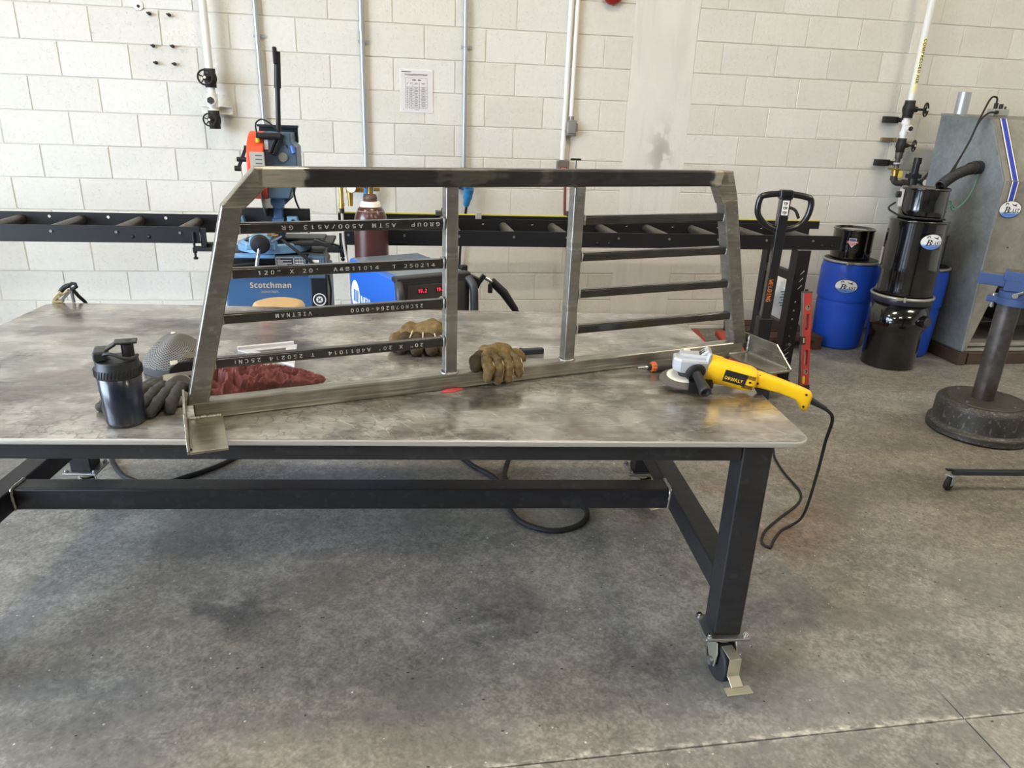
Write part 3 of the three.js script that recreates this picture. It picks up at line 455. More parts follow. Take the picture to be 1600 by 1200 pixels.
  mesh(t, 'filter_regulator', [cyl(0.034, 0.12, 0.135, 1.19, 0.03), rb(0.09, 0.03, 0.07, 0.006, 0.135, 1.225, 0.03), cyl(0.024, 0.09, 0.14, 1.285, 0.03), cyl(0.029, 0.045, 0.142, 1.335, 0.03, 'y', 16, 0.027)], MAT.blackPlastic);
  const gg = mesh(t, 'pressure_gauge', lathe([[0, 0.02], [0.024, 0.02], [0.028, 0.017], [0.028, -0.012], [0, -0.012]], 28).rotateX(Math.PI / 2), MAT.blackPlastic, [0.2, 1.185, 0.07]);
  mesh(gg, 'dial', cyl(0.022, 0.002, 0, 0, 0.021, 'z', 24), MAT.white); mesh(t, 'gauge_stem', rod([0.15, 1.185, 0.05], [0.2, 1.185, 0.06], 0.012), MAT.blackPlastic);
  mesh(t, 'bypass_lever', rod([0.2, 1.2, 0.05], [0.26, 1.26, 0.04], 0.009, 0.012), MAT.darkSteel);
}
tag(mesh(scene, 'red_air_hose', hose([[2.815, 1.17, 0.06], [2.815, 1.05, 0.07], [2.83, 0.85, 0.06], [2.87, 0.55, 0.06], [2.895, 0.2, 0.07], [2.93, 0.014, 0.16], [3.05, 0.012, 0.25]], 0.010, 70), M('#7a3b31', 0.55)), 'thin rust red air hose hanging down the wall by the pipe clamp', 'hose');

// ================================================================ roller conveyors of the saw
const convPaint = M('#131316', 0.45, 0.1, { bumpMap: rep(grainTex, 0.3), bumpScale: 0.0002 }), rollerMat = M('#7a7671', 0.42, 0.7, { map: rep(mill, 0.4) });
function plateWithHoles(x0, x1, y0, y1, holes, th) {
  const hs = holes.map(([x, y, r]) => { const p = new THREE.Path(); p.absarc(x, y, r, 0, Math.PI * 2, true); return p; });
  return ext([[x0, y0], [x1, y0], [x1, y1], [x0, y1]], th, 0.0008, hs);
}
function conveyor(name, label, x0, x1, rollers, holes, endShift) {
  const t = thing(name, label, 'conveyor', [x0, 0, 1.0]), L = x1 - x0, y0 = 0.842, y1 = 0.928;
  mesh(t, 'front_rail', [rb(L, y1 - y0, 0.006, 0.002, L / 2, (y0 + y1) / 2, 0.2), rb(L, 0.005, 0.035, 0.0015, L / 2, y0 + 0.0025, 0.185)], convPaint);
  mesh(t, 'rear_rail', [plateWithHoles(endShift[0], L + endShift[1], y0, y1 + 0.012, holes.map(x => [x - x0, y1 - 0.012, 0.0085]), 0.006).translate(0, 0, -0.203), rb(L, 0.005, 0.035, 0.0015, L / 2, y0 + 0.0025, -0.185)], convPaint);
  for (const x of rollers) {
    const r = mesh(t, 'roller', cyl(0.0275, 0.385, x - x0, 0.897, 0, 'z', 28), rollerMat);
    mesh(t, 'axle_bolt', cyl(0.007, 0.008, x - x0 + 0.005, 0.897, 0.2055, 'z', 10), MAT.steel); mesh(t, 'axle', cyl(0.008, 0.4, x - x0, 0.897, 0, 'z', 8), MAT.darkSteel);
  }
  return t;
}
{
  const t = conveyor('roller_conveyor', 'black roller conveyor left of the saw running out of the picture', -2.3, 0.6, [-2.27, -1.96, -1.655, -1.35, -1.045, -0.74, -0.43, -0.12, 0.19, 0.5], [-0.58, -0.285, 0.02, 0.325, 0.628], [0, 0.06]);
  for (const x of [0.27, 0.35]) mesh(t, 'carriage_bolt', lathe([[0, 0.006], [0.006, 0.005], [0.0105, 0], [0, 0]], 16).rotateX(Math.PI / 2), MAT.blackPaint, [x + 2.3, 0.874, 0.203]);
  mesh(t, 'leveling_bracket', [rb(0.1, 0.02, 0.06, 0.004, 2.91, 0.812, 0.19), rb(0.03, 0.12, 0.012, 0.002, 2.915, 0.86, 0.19), cyl(0.006, 0.14, 2.87, 0.83, 0.21, 'y', 10), cyl(0.012, 0.01, 2.87, 0.765, 0.21, 'y', 6), rb(0.13, 0.03, 0.04, 0.006, 2.96, 0.826, 0.16), cyl(0.011, 0.012, 2.87, 0.8, 0.21, 'y', 6)], convPaint);
  for (const z of [-0.19, 0.19]) mesh(t, 'leg', rb(0.06, 0.84, 0.05, 0.004, 0.5, 0.422, z), convPaint);
}
{
  const t = conveyor('roller_conveyor', 'long black roller conveyor right of the saw behind the truck rack', 1.33, 4.285, [1.36, 1.66, 1.96, 2.268, 2.573, 2.878, 3.183, 3.485, 3.79, 4.09], [1.55, 1.83, 2.145, 2.45, 2.755, 3.055, 3.36, 3.665, 3.965, 4.22], [-0.03, 0.02]);
  for (const x of [2.76, 2.83, 4.16, 4.225]) mesh(t, 'carriage_bolt', lathe([[0, 0.006], [0.006, 0.005], [0.0105, 0], [0, 0]], 16).rotateX(Math.PI / 2), MAT.blackPaint, [x - 1.33, 0.868, 0.203]);
  mesh(t, 'leveling_bracket', [rb(0.1, 0.02, 0.06, 0.004, -0.03, 0.812, 0.19), rb(0.04, 0.13, 0.008, 0.002, 0.005, 0.84, 0.195), cyl(0.006, 0.15, 0.0, 0.83, 0.21, 'y', 10), cyl(0.012, 0.01, 0.0, 0.765, 0.21, 'y', 6), bar([-0.12, 0.855, 0.16], [0.02, 0.81, 0.18], 0.02, 0.025)], convPaint);
  // end stand: slotted channel legs with cross bars
  const X = 4.055 - 1.33;
  function leg(z, flip) {
    const y1 = 0.838, holes = []; for (let i = 0; i < 3; i++) holes.push([[-0.002, 0.60 + i * 0.045], [0.004, 0.60 + i * 0.045], [0.026, 0.622 + i * 0.045], [0.020, 0.628 + i * 0.045]]); for (let i = 0; i < 6; i++) holes.push([[-0.022, 0.06 + i * 0.036], [-0.016, 0.056 + i * 0.036], [0.018, 0.082 + i * 0.036], [0.012, 0.088 + i * 0.036]]);
    for (let i = 0; i < 5; i++) { const c = [], cy = 0.30 + i * 0.055; for (let k = 0; k < 10; k++) { const a = k / 10 * Math.PI * 2; c.push([0.006 * Math.cos(a), cy + 0.006 * Math.sin(a)]); } holes.push(c); }
    mesh(t, 'stand_leg', [at(ext([[-0.04, 0], [0.045, 0], [0.045, y1], [-0.04, y1]], 0.005, 0.0008, holes), X, 0, z), rb(0.005, y1, 0.07, 0.001, X - 0.04, y1 / 2, z - 0.033)], convPaint);
    mesh(t, 'foot_plate', rb(0.1, 0.008, 0.09, 0.002, X, 0.004, z - 0.02), convPaint);
    mesh(t, 'leg_bolt', cyl(0.009, 0.008, X + 0.008, 0.245, z + 0.009, 'z', 8), MAT.chrome);
  }
  leg(0.195); leg(-0.16);
  for (const y of [0.67, 0.345]) mesh(t, 'cross_bar', [rb(0.012, 0.05, 0.36, 0.002, X - 0.036, y, 0.02), rb(0.035, 0.006, 0.36, 0.002, X - 0.02, y + 0.024, 0.02)], convPaint);
}
{
  const t = thing('length_stop_rail', 'black rail with yellow tape strip along the back of the right conveyor', 'rail', [1.28, 0, 0.735]);
  mesh(t, 'rail_beam', rb(3.12, 0.05, 0.04, 0.003, 1.56, 0.93, 0), convPaint); mesh(t, 'yellow_tape', rb(3.12, 0.006, 0.012, 0.001, 1.56, 0.9585, 0.008), M('#d8cf3a', 0.5));
  mesh(t, 'stop_block', [rb(0.1, 0.028, 0.06, 0.003, 0.63, 0.965, 0.012), rb(0.05, 0.02, 0.05, 0.003, 0.64, 0.985, 0.02)], M('#58544d', 0.45, 0.5)); mesh(t, 'stop_arm', [rb(0.035, 0.05, 0.05, 0.004, 0.84, 0.955, 0.025)], M('#b9b5aa', 0.45, 0.4));
  for (const x of [0.1, 1.5, 3.0]) mesh(t, 'support_arm', bar([x, 0.915, 0], [x, 0.87, 0.06], 0.03, 0.02), convPaint);
}
{
  const t = thing('pipe_clamp', 'pipe bar clamp with orange head standing behind the truck rack', 'clamp', [2.655, 0, 0.95]);
  mesh(t, 'pipe', cyl(0.0125, 1.145, 0, 0.573, 0, 'y', 16), MAT.galv);
  mesh(t, 'clamp_head', [rb(0.03, 0.075, 0.05, 0.006, 0, 1.15, 0.005), rb(0.026, 0.04, 0.06, 0.006, -0.003, 1.175, 0.03)], M('#c4682c', 0.45));
  mesh(t, 'screw', cyl(0.006, 0.13, 0.004, 1.25, 0.02, 'y', 10), MAT.steel); mesh(t, 'crank_handle', [rb(0.062, 0.011, 0.012, 0.004, 0.004, 1.312, 0.02), cyl(0.008, 0.03, -0.02, 1.24, 0.03)], MAT.blackPaint);
  mesh(t, 'sliding_jaw', [rb(0.062, 0.028, 0.05, 0.006, 0, 1.0, 0.01), cyl(0.018, 0.03, 0, 1.0, 0)], MAT.blackPaint);
}

// ================================================================ blue cold saw
const sawBlue = M('#3c5f86', 0.4, 0.1, { bumpMap: rep(grainTex, 0.3), bumpScale: 0.0003 }), sawPale = M('#7ba6cc', 0.35, 0.2), sawGrey = M('#4d6377', 0.42, 0.2), sawBlack = M('#16171a', 0.45, 0.1);
{
  const t = thing('cold_saw', 'blue cold saw with orange blade guard and tall black lever', 'saw', [0.98, 0, 1.1]);
  mesh(t, 'base_cabinet', [rb(0.53, 0.66, 0.40, 0.012, 0, 0.37, -0.03), rb(0.49, 0.05, 0.36, 0.004, 0, 0.025, -0.03)], sawBlue);
  mesh(t, 'control_column', rb(0.085, 0.56, 0.05, 0.006, 0.223, 0.42, 0.165), sawBlack);
  const logo = canvasTex(512, 160, (g) => { g.clearRect(0, 0, 512, 160); g.fillStyle = '#c9b58e'; g.font = 'bold 84px sans-serif'; g.fillText('Scotchman', 14, 84, 484); g.font = '34px sans-serif'; g.fillText('INDUSTRIES', 130, 140, 250); });
  decal(t, 'lettering', 0.25, 0.078, logo, [-0.02, 0.622, 0.1712]);
  const badge = canvasTex(128, 128, (g) => { g.clearRect(0, 0, 128, 128); g.fillStyle = '#dcdad4'; g.beginPath(); g.arc(64, 64, 62, 0, 7); g.fill(); g.fillStyle = '#222'; g.beginPath(); g.arc(64, 64, 52, 0, 7); g.fill(); g.fillStyle = '#dcdad4'; g.beginPath(); g.arc(64, 64, 32, 0, 7); g.fill(); g.strokeStyle = '#222'; g.lineWidth = 9; g.beginPath(); g.moveTo(48, 48); g.lineTo(80, 80); g.moveTo(80, 48); g.lineTo(48, 80); g.stroke(); });
  decal(t, 'round_badge', 0.072, 0.072, badge, [0.223, 0.56, 0.1912]);
  mesh(t, 'coolant_tray', [rb(0.52, 0.03, 0.42, 0.008, -0.005, 0.72, -0.01), rb(0.50, 0.08, 0.30, 0.01, 0, 0.76, -0.05)], sawBlack);
  mesh(t, 'tray_lip', [rb(0.25, 0.02, 0.05, 0.006, -0.12, 0.79, 0.16), rb(0.28, 0.018, 0.04, 0.004, 0.03, 0.716, 0.19)], sawPale);
  mesh(t, 'control_box', [rb(0.16, 0.055, 0.05, 0.004, 0.085, 0.765, 0.165), rb(0.09, 0.12, 0.09, 0.006, 0.218, 0.735, 0.15)], sawGrey);
  const plate = canvasTex(256, 84, (g) => { g.fillStyle = '#17181b'; g.fillRect(0, 0, 256, 84); g.strokeStyle = '#d8d8d4'; g.lineWidth = 3; g.strokeRect(3, 3, 150, 78); g.strokeRect(160, 3, 92, 78); g.fillStyle = '#d8d8d4'; for (let i = 0; i < 5; i++) { g.fillRect(12, 14 + i * 13, 20 + 110 * hash(i, 1, 1), 4); g.fillRect(168, 14 + i * 13, 76, i % 2 ? 6 : 2); } for (let i = 1; i < 4; i++) g.fillRect(160 + i * 23, 10, 3, 64); });
  decal(t, 'data_plate', 0.15, 0.046, plate, [0.085, 0.765, 0.1907]); mesh(t, 'switch_label', rb(0.035, 0.014, 0.002, 0.0005, 0.215, 0.77, 0.196), MAT.white);
  mesh(t, 'turntable', [cyl(0.195, 0.035, -0.02, 0.82, -0.02, 'y', 48), at(new THREE.TorusGeometry(0.165, 0.012, 10, 48).rotateX(Math.PI / 2), -0.02, 0.838, -0.02)], sawPale);
  mesh(t, 'turntable_bed', [cyl(0.15, 0.03, -0.02, 0.84, -0.02, 'y', 40), rb(0.34, 0.02, 0.16, 0.006, 0.08, 0.855, -0.05)], sawBlack);
  mesh(t, 'work_table', [rb(0.26, 0.02, 0.26, 0.006, 0.17, 0.845, -0.02), bar([0.2, 0.862, 0.1], [0.33, 0.82, 0.1], 0.04, 0.02)], M('#2b2c2e', 0.5, 0.4));
  mesh(t, 'vise_slide', [rb(0.11, 0.05, 0.22, 0.01, -0.06, 0.87, 0.1), rb(0.15, 0.035, 0.1, 0.008, -0.06, 0.845, 0.16)], sawPale);
  mesh(t, 'vise_handwheel', [lathe([[0, 0.016], [0.04, 0.014], [0.048, 0.008], [0.05, 0], [0.046, -0.014], [0, -0.014]], 36).rotateX(Math.PI / 2).translate(-0.057, 0.862, 0.225), cyl(0.012, 0.05, -0.057, 0.862, 0.2, 'z')], sawBlack);
  mesh(t, 'vise_crank', [rod([-0.062, 0.84, 0.235], [-0.09, 0.70, 0.24], 0.0085, 0.012), rod([-0.0, 0.875, 0.225], [0.05, 0.9, 0.2], 0.007)], MAT.chrome);
  mesh(t, 'release_lever', [rod([-0.22, 0.742, 0.2], [-0.08, 0.752, 0.17], 0.012), lathe([[0, -0.04], [0.015, -0.03], [0.02, 0], [0.014, 0.03], [0, 0.035]], 16).rotateZ(Math.PI / 2).translate(-0.215, 0.742, 0.2)], sawBlack);
  mesh(t, 'fence_bar', rb(0.37, 0.075, 0.03, 0.003, -0.01, 0.978, -0.03), sawBlack);
  for (const x of [-0.19, 0.09]) { const j = mesh(t, 'vise_jaw', at(ext([[-0.03, -0.05], [0.035, -0.05], [0.035, -0.01], [0.022, 0.035], [-0.03, 0.035]], 0.05, 0.003), x, 0.945, 0.0), sawPale); mesh(j, 'jaw_bolt', cyl(0.011, 0.01, x + 0.003, 0.957, 0.052, 'z', 10), sawBlack); }
  mesh(t, 'arm_column', [rb(0.05, 0.24, 0.09, 0.01, 0.015, 0.99, -0.01), cyl(0.045, 0.06, 0.015, 0.93, 0.02, 'x'), bar([0.02, 1.05, 0.0], [0.075, 1.1, -0.02], 0.05, 0.05), cyl(0.036, 0.12, 0.02, 1.06, 0.0, 'z')], sawBlue);
  mesh(t, 'saw_blade', cyl(0.155, 0.004, -0.045, 1.13, 0.0, 'x', 48), MAT.steel);
  const gpts = []; for (let i = 0; i <= 22; i++) { const a = (-40 + i * 220 / 22) * Math.PI / 180; gpts.push([0.185 * Math.cos(a), 0.02 + 0.185 * Math.sin(a)]); } gpts.push([-0.15, -0.12], [0.1, -0.13]);
  mesh(t, 'blade_guard', at(ext(gpts, 0.082, 0.006, [], 2).rotateY(-Math.PI / 2), -0.02, 1.205, -0.02), M('#e0512d', 0.4));
  const tick = canvasTex(64, 128, (g) => { g.fillStyle = '#a9a79f'; g.fillRect(0, 0, 64, 128); g.fillStyle = '#55534d'; for (let i = 0; i < 7; i++) g.fillRect(24, 10 + i * 17, 32, 5); });
  mesh(t, 'scale_cover', rb(0.07, 0.15, 0.02, 0.003, -0.045, 1.24, 0.165), M('#a9a79f', 0.5, 0.2)); decal(t, 'scale_print', 0.066, 0.145, tick, [-0.045, 1.24, 0.1757]);
  mesh(t, 'gear_head', at(ext([[-0.03, -0.2], [0.08, -0.2], [0.13, -0.05], [0.13, 0.06], [0.105, 0.085], [0.105, 0.13], [-0.03, 0.13]], 0.2, 0.006), 0.01, 1.28, -0.1), sawGrey);
  mesh(t, 'pivot_cap', cyl(0.023, 0.012, 0.072, 1.29, 0.103, 'z'), M('#8f8d86', 0.4, 0.6));
  mesh(t, 'rear_plate', [rb(0.2, 0.08, 0.02, 0.003, 0.03, 1.395, -0.1), rb(0.21, 0.012, 0.04, 0.002, 0.03, 1.437, -0.08)], M('#17222e', 0.45));
  mesh(t, 'switch_handle_block', [cyl(0.017, 0.12, 0.01, 1.39, 0.11, 'x', 16), rod([0.05, 1.4, 0.1], [0.01, 1.31, 0.12], 0.012), bar([0.075, 1.4, 0.1], [0.03, 1.3, 0.12], 0.022, 0.02)], sawBlack);
  mesh(t, 'motor', [cyl(0.07, 0.13, 0.04, 1.2, -0.17, 'x', 32)], sawGrey);
  mesh(t, 'lever', [rod([0.05, 1.37, 0.06], [0.066, 1.70, 0.05], 0.0125), rod([0.062, 1.62, 0.055], [0.073, 1.79, 0.055], 0.0175, 0.0155), rb(0.02, 0.08, 0.03, 0.006, 0.062, 1.77, 0.065)], sawBlack);
  mesh(t, 'guard_linkage', [bar([-0.165, 1.22, 0.06], [-0.115, 1.33, 0.06], 0.012, 0.016), cyl(0.012, 0.05, -0.14, 1.27, 0.06, 'x', 12), cyl(0.014, 0.03, -0.165, 1.225, 0.06, 'x', 12), cyl(0.010, 0.03, -0.11, 1.33, 0.06, 'x', 12), bar([-0.115, 1.32, 0.06], [-0.095, 1.25, 0.06], 0.01, 0.012)], sawBlack);
  mesh(t, 'control_cable', [hose([[-0.045, 1.39, 0.11], [-0.05, 1.45, 0.1], [-0.02, 1.47, 0.09], [0.05, 1.42, 0.09], [0.085, 1.35, 0.11]], 0.004, 40), hose([[0.09, 1.35, 0.1], [0.13, 1.28, 0.08], [0.11, 1.1, 0.06], [0.13, 0.98, -0.04], [0.16, 0.88, -0.06]], 0.005, 40), hose([[0.02, 0.9, 0.18], [0.06, 0.875, 0.2], [0.13, 0.82, 0.21], [0.21, 0.75, 0.2]], 0.008, 30)], MAT.rubber);
  mesh(t, 'hose_fitting', [cyl(0.009, 0.03, 0.015, 0.9, 0.18, 'x', 8), cyl(0.007, 0.02, -0.015, 0.905, 0.18, 'x', 8)], MAT.brass);
  mesh(t, 'cable_tie_plug', rod([0.118, 1.345, 0.1], [0.128, 1.31, 0.11], 0.011), M('#3b62b5', 0.4)); mesh(t, 'indicator', cyl(0.01, 0.02, -0.045, 1.37, 0.12, 'y', 12), M('#d8c033', 0.4)); mesh(t, 'white_label', rb(0.02, 0.05, 0.002, 0.0005, -0.018 + 0.01, 1.35, 0.101), MAT.white);
  mesh(t, 'brake_chain', hose([[0.27, 0.68, 0.12], [0.278, 0.6, 0.12], [0.272, 0.5, 0.12], [0.275, 0.4, 0.12]], 0.006, 24), MAT.castIron);
}
// ================================================================ gas cylinder and wire-feed welder
{
  const t = thing('gas_cylinder', 'maroon gas cylinder with white collar and brass regulator', 'gas cylinder', [1.49, 0.17, 1.31]);
  mesh(t, 'body', lathe([[0, 0], [0.08, 0], [0.089, 0.015], [0.089, 0.80], [0.082, 0.845], [0.066, 0.88], [0.05, 0.90], [0, 0.90]], 48), P('#4a2622', 0.3, 0.1, { clearcoat: 0.5, clearcoatRoughness: 0.2 }));
  mesh(t, 'collar', lathe([[0.03, 0.92], [0.048, 0.918], [0.052, 0.905], [0.058, 0.885], [0.07, 0.872], [0.064, 0.868], [0.03, 0.88]], 40), MAT.white);
  mesh(t, 'neck_ring', lathe([[0, 0.96], [0.03, 0.955], [0.036, 0.94], [0.036, 0.918], [0, 0.915]], 32), M('#5b453c', 0.5));
  mesh(t, 'valve', [cyl(0.014, 0.09, 0, 0.985, 0), cyl(0.02, 0.05, -0.005, 1.01, 0, 'x', 6), cyl(0.026, 0.025, 0.0, 1.04, 0), cyl(0.016, 0.03, 0.035, 0.985, 0, 'x', 6)], MAT.brass);
  const r = new THREE.Group(); r.name = 'regulator'; t.add(r);
  mesh(r, 'regulator_body', [cyl(0.022, 0.05, -0.055, 0.985, 0.01, 'x'), cyl(0.012, 0.07, -0.1, 0.93, 0.015), cyl(0.016, 0.035, -0.1, 0.945, 0.015, 'y', 6), cyl(0.02, 0.03, -0.10, 0.975, 0.015)], MAT.brass);
  mesh(r, 'gauge', cyl(0.027, 0.022, -0.092, 0.988, 0.04, 'z'), MAT.brass); mesh(r, 'gauge_dial', cyl(0.023, 0.002, -0.092, 0.988, 0.0525, 'z'), MAT.white);
  mesh(r, 'flow_meter', [cyl(0.011, 0.14, -0.145, 0.95, 0.015), cyl(0.014, 0.03, -0.145, 1.0, 0.015), cyl(0.014, 0.02, -0.145, 0.9, 0.015), rod([-0.14, 1.0, 0.015], [-0.06, 0.99, 0.01], 0.01)], M('#c0a55c', 0.35, 0.7));
  mesh(r, 'hose_nut', cyl(0.012, 0.025, -0.145, 0.87, 0.015, 'y', 8), sawBlack);
  mesh(r, 'gas_hose', hose([[-0.145, 0.86, 0.015], [-0.142, 0.7, 0.02], [-0.12, 0.55, 0.03], [-0.12, 0.42, 0.02]], 0.007, 30), M('#b9b6ae', 0.5));
}
{
  const t = thing('wire_feed_welder', 'blue wire feed welder with black front panel and red digits', 'welder', [1.67, 0, 1.65], 0.418);
  const blue = P('#1c62c8', 0.35, 0, { clearcoat: 0.4, clearcoatRoughness: 0.2 }), W = 0.385, D = 0.565, y0 = 0.25, y1 = 0.822;
  mesh(t, 'cabinet', rb(W, y1 - y0, D, 0.012, 0, (y0 + y1) / 2, 0), blue);
  mesh(t, 'top_cover', [rb(W - 0.02, 0.006, D - 0.25, 0.002, 0, y1 + 0.002, -0.1), rb(W - 0.05, 0.008, 0.2, 0.003, 0.01, y1 + 0.003, 0.16)], M('#7d8a95', 0.35, 0.3)); mesh(t, 'lid_seam', rb(W - 0.02, 0.002, 0.006, 0.0005, 0, y1 + 0.0055, -0.12), M('#3d6fa8', 0.4));
  mesh(t, 'front_panel', [rb(W - 0.01, y1 - y0 - 0.02, 0.03, 0.01, 0, (y0 + y1) / 2, D / 2 + 0.005), rb(W, 0.03, 0.06, 0.008, 0, y1 - 0.006, D / 2 - 0.01)], M('#26272a', 0.45));
  for (const s of [-1, 1]) mesh(t, 'panel_bumper', hose([[s * 0.19, y0 + 0.06, D / 2 + 0.02], [s * 0.195, y0 + 0.2, D / 2 + 0.05], [s * 0.192, y1 - 0.15, D / 2 + 0.055], [s * 0.188, y1 - 0.05, D / 2 + 0.045], [s * 0.178, y1 - 0.02, D / 2 + 0.01]], 0.02, 40, 12), M('#33343a', 0.45));
  mesh(t, 'panel_recess', rb(0.3, 0.2, 0.004, 0.001, 0.01, y1 - 0.13, D / 2 + 0.0215), M('#3a3834', 0.5));
  for (const [x, k] of [[-0.066, 0], [0.028, 1]]) {
    const seg = canvasTex(96, 48, (g) => { g.fillStyle = '#1a0405'; g.fillRect(0, 0, 96, 48); g.fillStyle = '#ff4058'; g.font = 'bold 40px monospace'; g.fillText('19.2', 4, 38, 88); });
    mesh(t, 'digital_display', new THREE.PlaneGeometry(0.05, 0.026), new THREE.MeshStandardMaterial({ color: '#120304', emissive: '#ffffff', emissiveMap: seg, emissiveIntensity: 2.2, roughness: 0.3 }), [x, 0.764, D / 2 + 0.0245]);
    mesh(t, 'control_knob', [cyl(0.026, 0.012, x + 0.0, 0.70, D / 2 + 0.03, 'z')], M('#c9c2ae', 0.4, 0.3)); mesh(t, 'knob_cap', cyl(0.02, 0.03, x, 0.70, D / 2 + 0.038, 'z'), sawBlack);
  }
  const side = canvasTex(512, 256, (g) => {
    g.clearRect(0, 0, 512, 256); g.fillStyle = '#f4f6fa'; g.beginPath(); g.ellipse(96, 128, 84, 116, 0, 0, 7); g.fill(); g.fillStyle = '#1c62c8';
    for (let i = 0; i < 3; i++) { g.beginPath(); g.moveTo(48 + i * 36, 180); g.lineTo(74 + i * 36, 180); g.lineTo(86 + i * 36, 84); g.lineTo(60 + i * 36, 84); g.fill(); }
    g.fillStyle = '#f4f6fa'; g.font = 'bold 118px sans-serif'; g.fillText('Miller', 196, 192, 300);
  });
  decal(t, 'side_logo', 0.34, 0.17, side, [-W / 2 - 0.0008, 0.645, -0.1], [0, -Math.PI / 2, 0]);
  mesh(t, 'running_gear', [rb(W + 0.06, 0.03, 0.9, 0.006, 0, 0.155, -0.12), rb(W, 0.09, D, 0.01, 0, 0.212, 0), rb(0.22, 0.02, 0.2, 0.004, 0, 0.16, -0.42)], sawBlack);
  mesh(t, 'cylinder_bracket', [rb(0.02, 0.5, 0.03, 0.003, 0.1, 0.5, -0.295), rb(0.02, 0.5, 0.03, 0.003, -0.1, 0.5, -0.295)], sawBlack);
  for (const s of [-1, 1]) mesh(t, 'rear_wheel', lathe([[0.02, -0.025], [0.1, -0.025], [0.115, -0.02], [0.12, 0], [0.115, 0.02], [0.1, 0.025], [0.02, 0.025]], 36).rotateZ(Math.PI / 2).translate(s * 0.25, 0.12, -0.4), MAT.rubber);
  for (const s of [-1, 1]) mesh(t, 'front_caster', [lathe([[0.01, -0.015], [0.055, -0.015], [0.06, 0], [0.055, 0.015], [0.01, 0.015]], 28).rotateZ(Math.PI / 2).translate(s * 0.15, 0.06, 0.24), rb(0.05, 0.04, 0.06, 0.006, s * 0.15, 0.124, 0.235)], MAT.rubber);
  mesh(t, 'gun_holder', [rb(0.035, 0.09, 0.03, 0.005, 0.205, 0.80, D / 2 - 0.08), bar([0.205, 0.79, D / 2 - 0.08], [0.275, 0.755, D / 2 - 0.03], 0.03, 0.045), bar([0.27, 0.77, D / 2 - 0.03], [0.29, 0.80, D / 2 - 0.02], 0.03, 0.02)], sawBlack);
  const gun = new THREE.Group(); gun.name = 'welding_gun'; t.add(gun);
  mesh(gun, 'gun_neck', hose([[0.29, 0.79, 0.24], [0.315, 0.775, 0.25], [0.345, 0.755, 0.26]], 0.009, 16), MAT.chrome);
  mesh(gun, 'gun_handle', [rod([0.335, 0.765, 0.258], [0.40, 0.70, 0.28], 0.02, 0.022), rod([0.395, 0.705, 0.278], [0.455, 0.615, 0.30], 0.022, 0.017), rb(0.02, 0.045, 0.018, 0.004, 0.325, 0.73, 0.262)], sawBlack);
  mesh(gun, 'gun_cable', hose([[0.45, 0.625, 0.298], [0.478, 0.57, 0.31], [0.49, 0.45, 0.31], [0.46, 0.25, 0.3], [0.37, 0.14, 0.28], [0.26, 0.2, 0.27], [0.19, 0.33, 0.29]], 0.0125, 60), MAT.rubber);
}
{
  const t = thing('shop_stool', 'round tan topped stool just behind the table edge', 'stool', [1.085, 0, 1.9]);
  mesh(t, 'seat', lathe([[0, 0.70], [0.09, 0.70], [0.108, 0.694], [0.115, 0.682], [0.115, 0.668], [0.10, 0.66], [0, 0.66]], 40), M('#c9a777', 0.55, 0, { bumpMap: rep(grainTex, 0.2), bumpScale: 0.0004 }));
  for (let i = 0; i < 4; i++) { const a = i * Math.PI / 2 + 0.5; mesh(t, 'leg', rod([Math.cos(a) * 0.17, 0, Math.sin(a) * 0.17], [Math.cos(a) * 0.07, 0.665, Math.sin(a) * 0.07], 0.012), MAT.darkSteel); }
  mesh(t, 'foot_ring', at(new THREE.TorusGeometry(0.14, 0.008, 8, 36).rotateX(Math.PI / 2), 0, 0.22, 0), MAT.darkSteel);
}

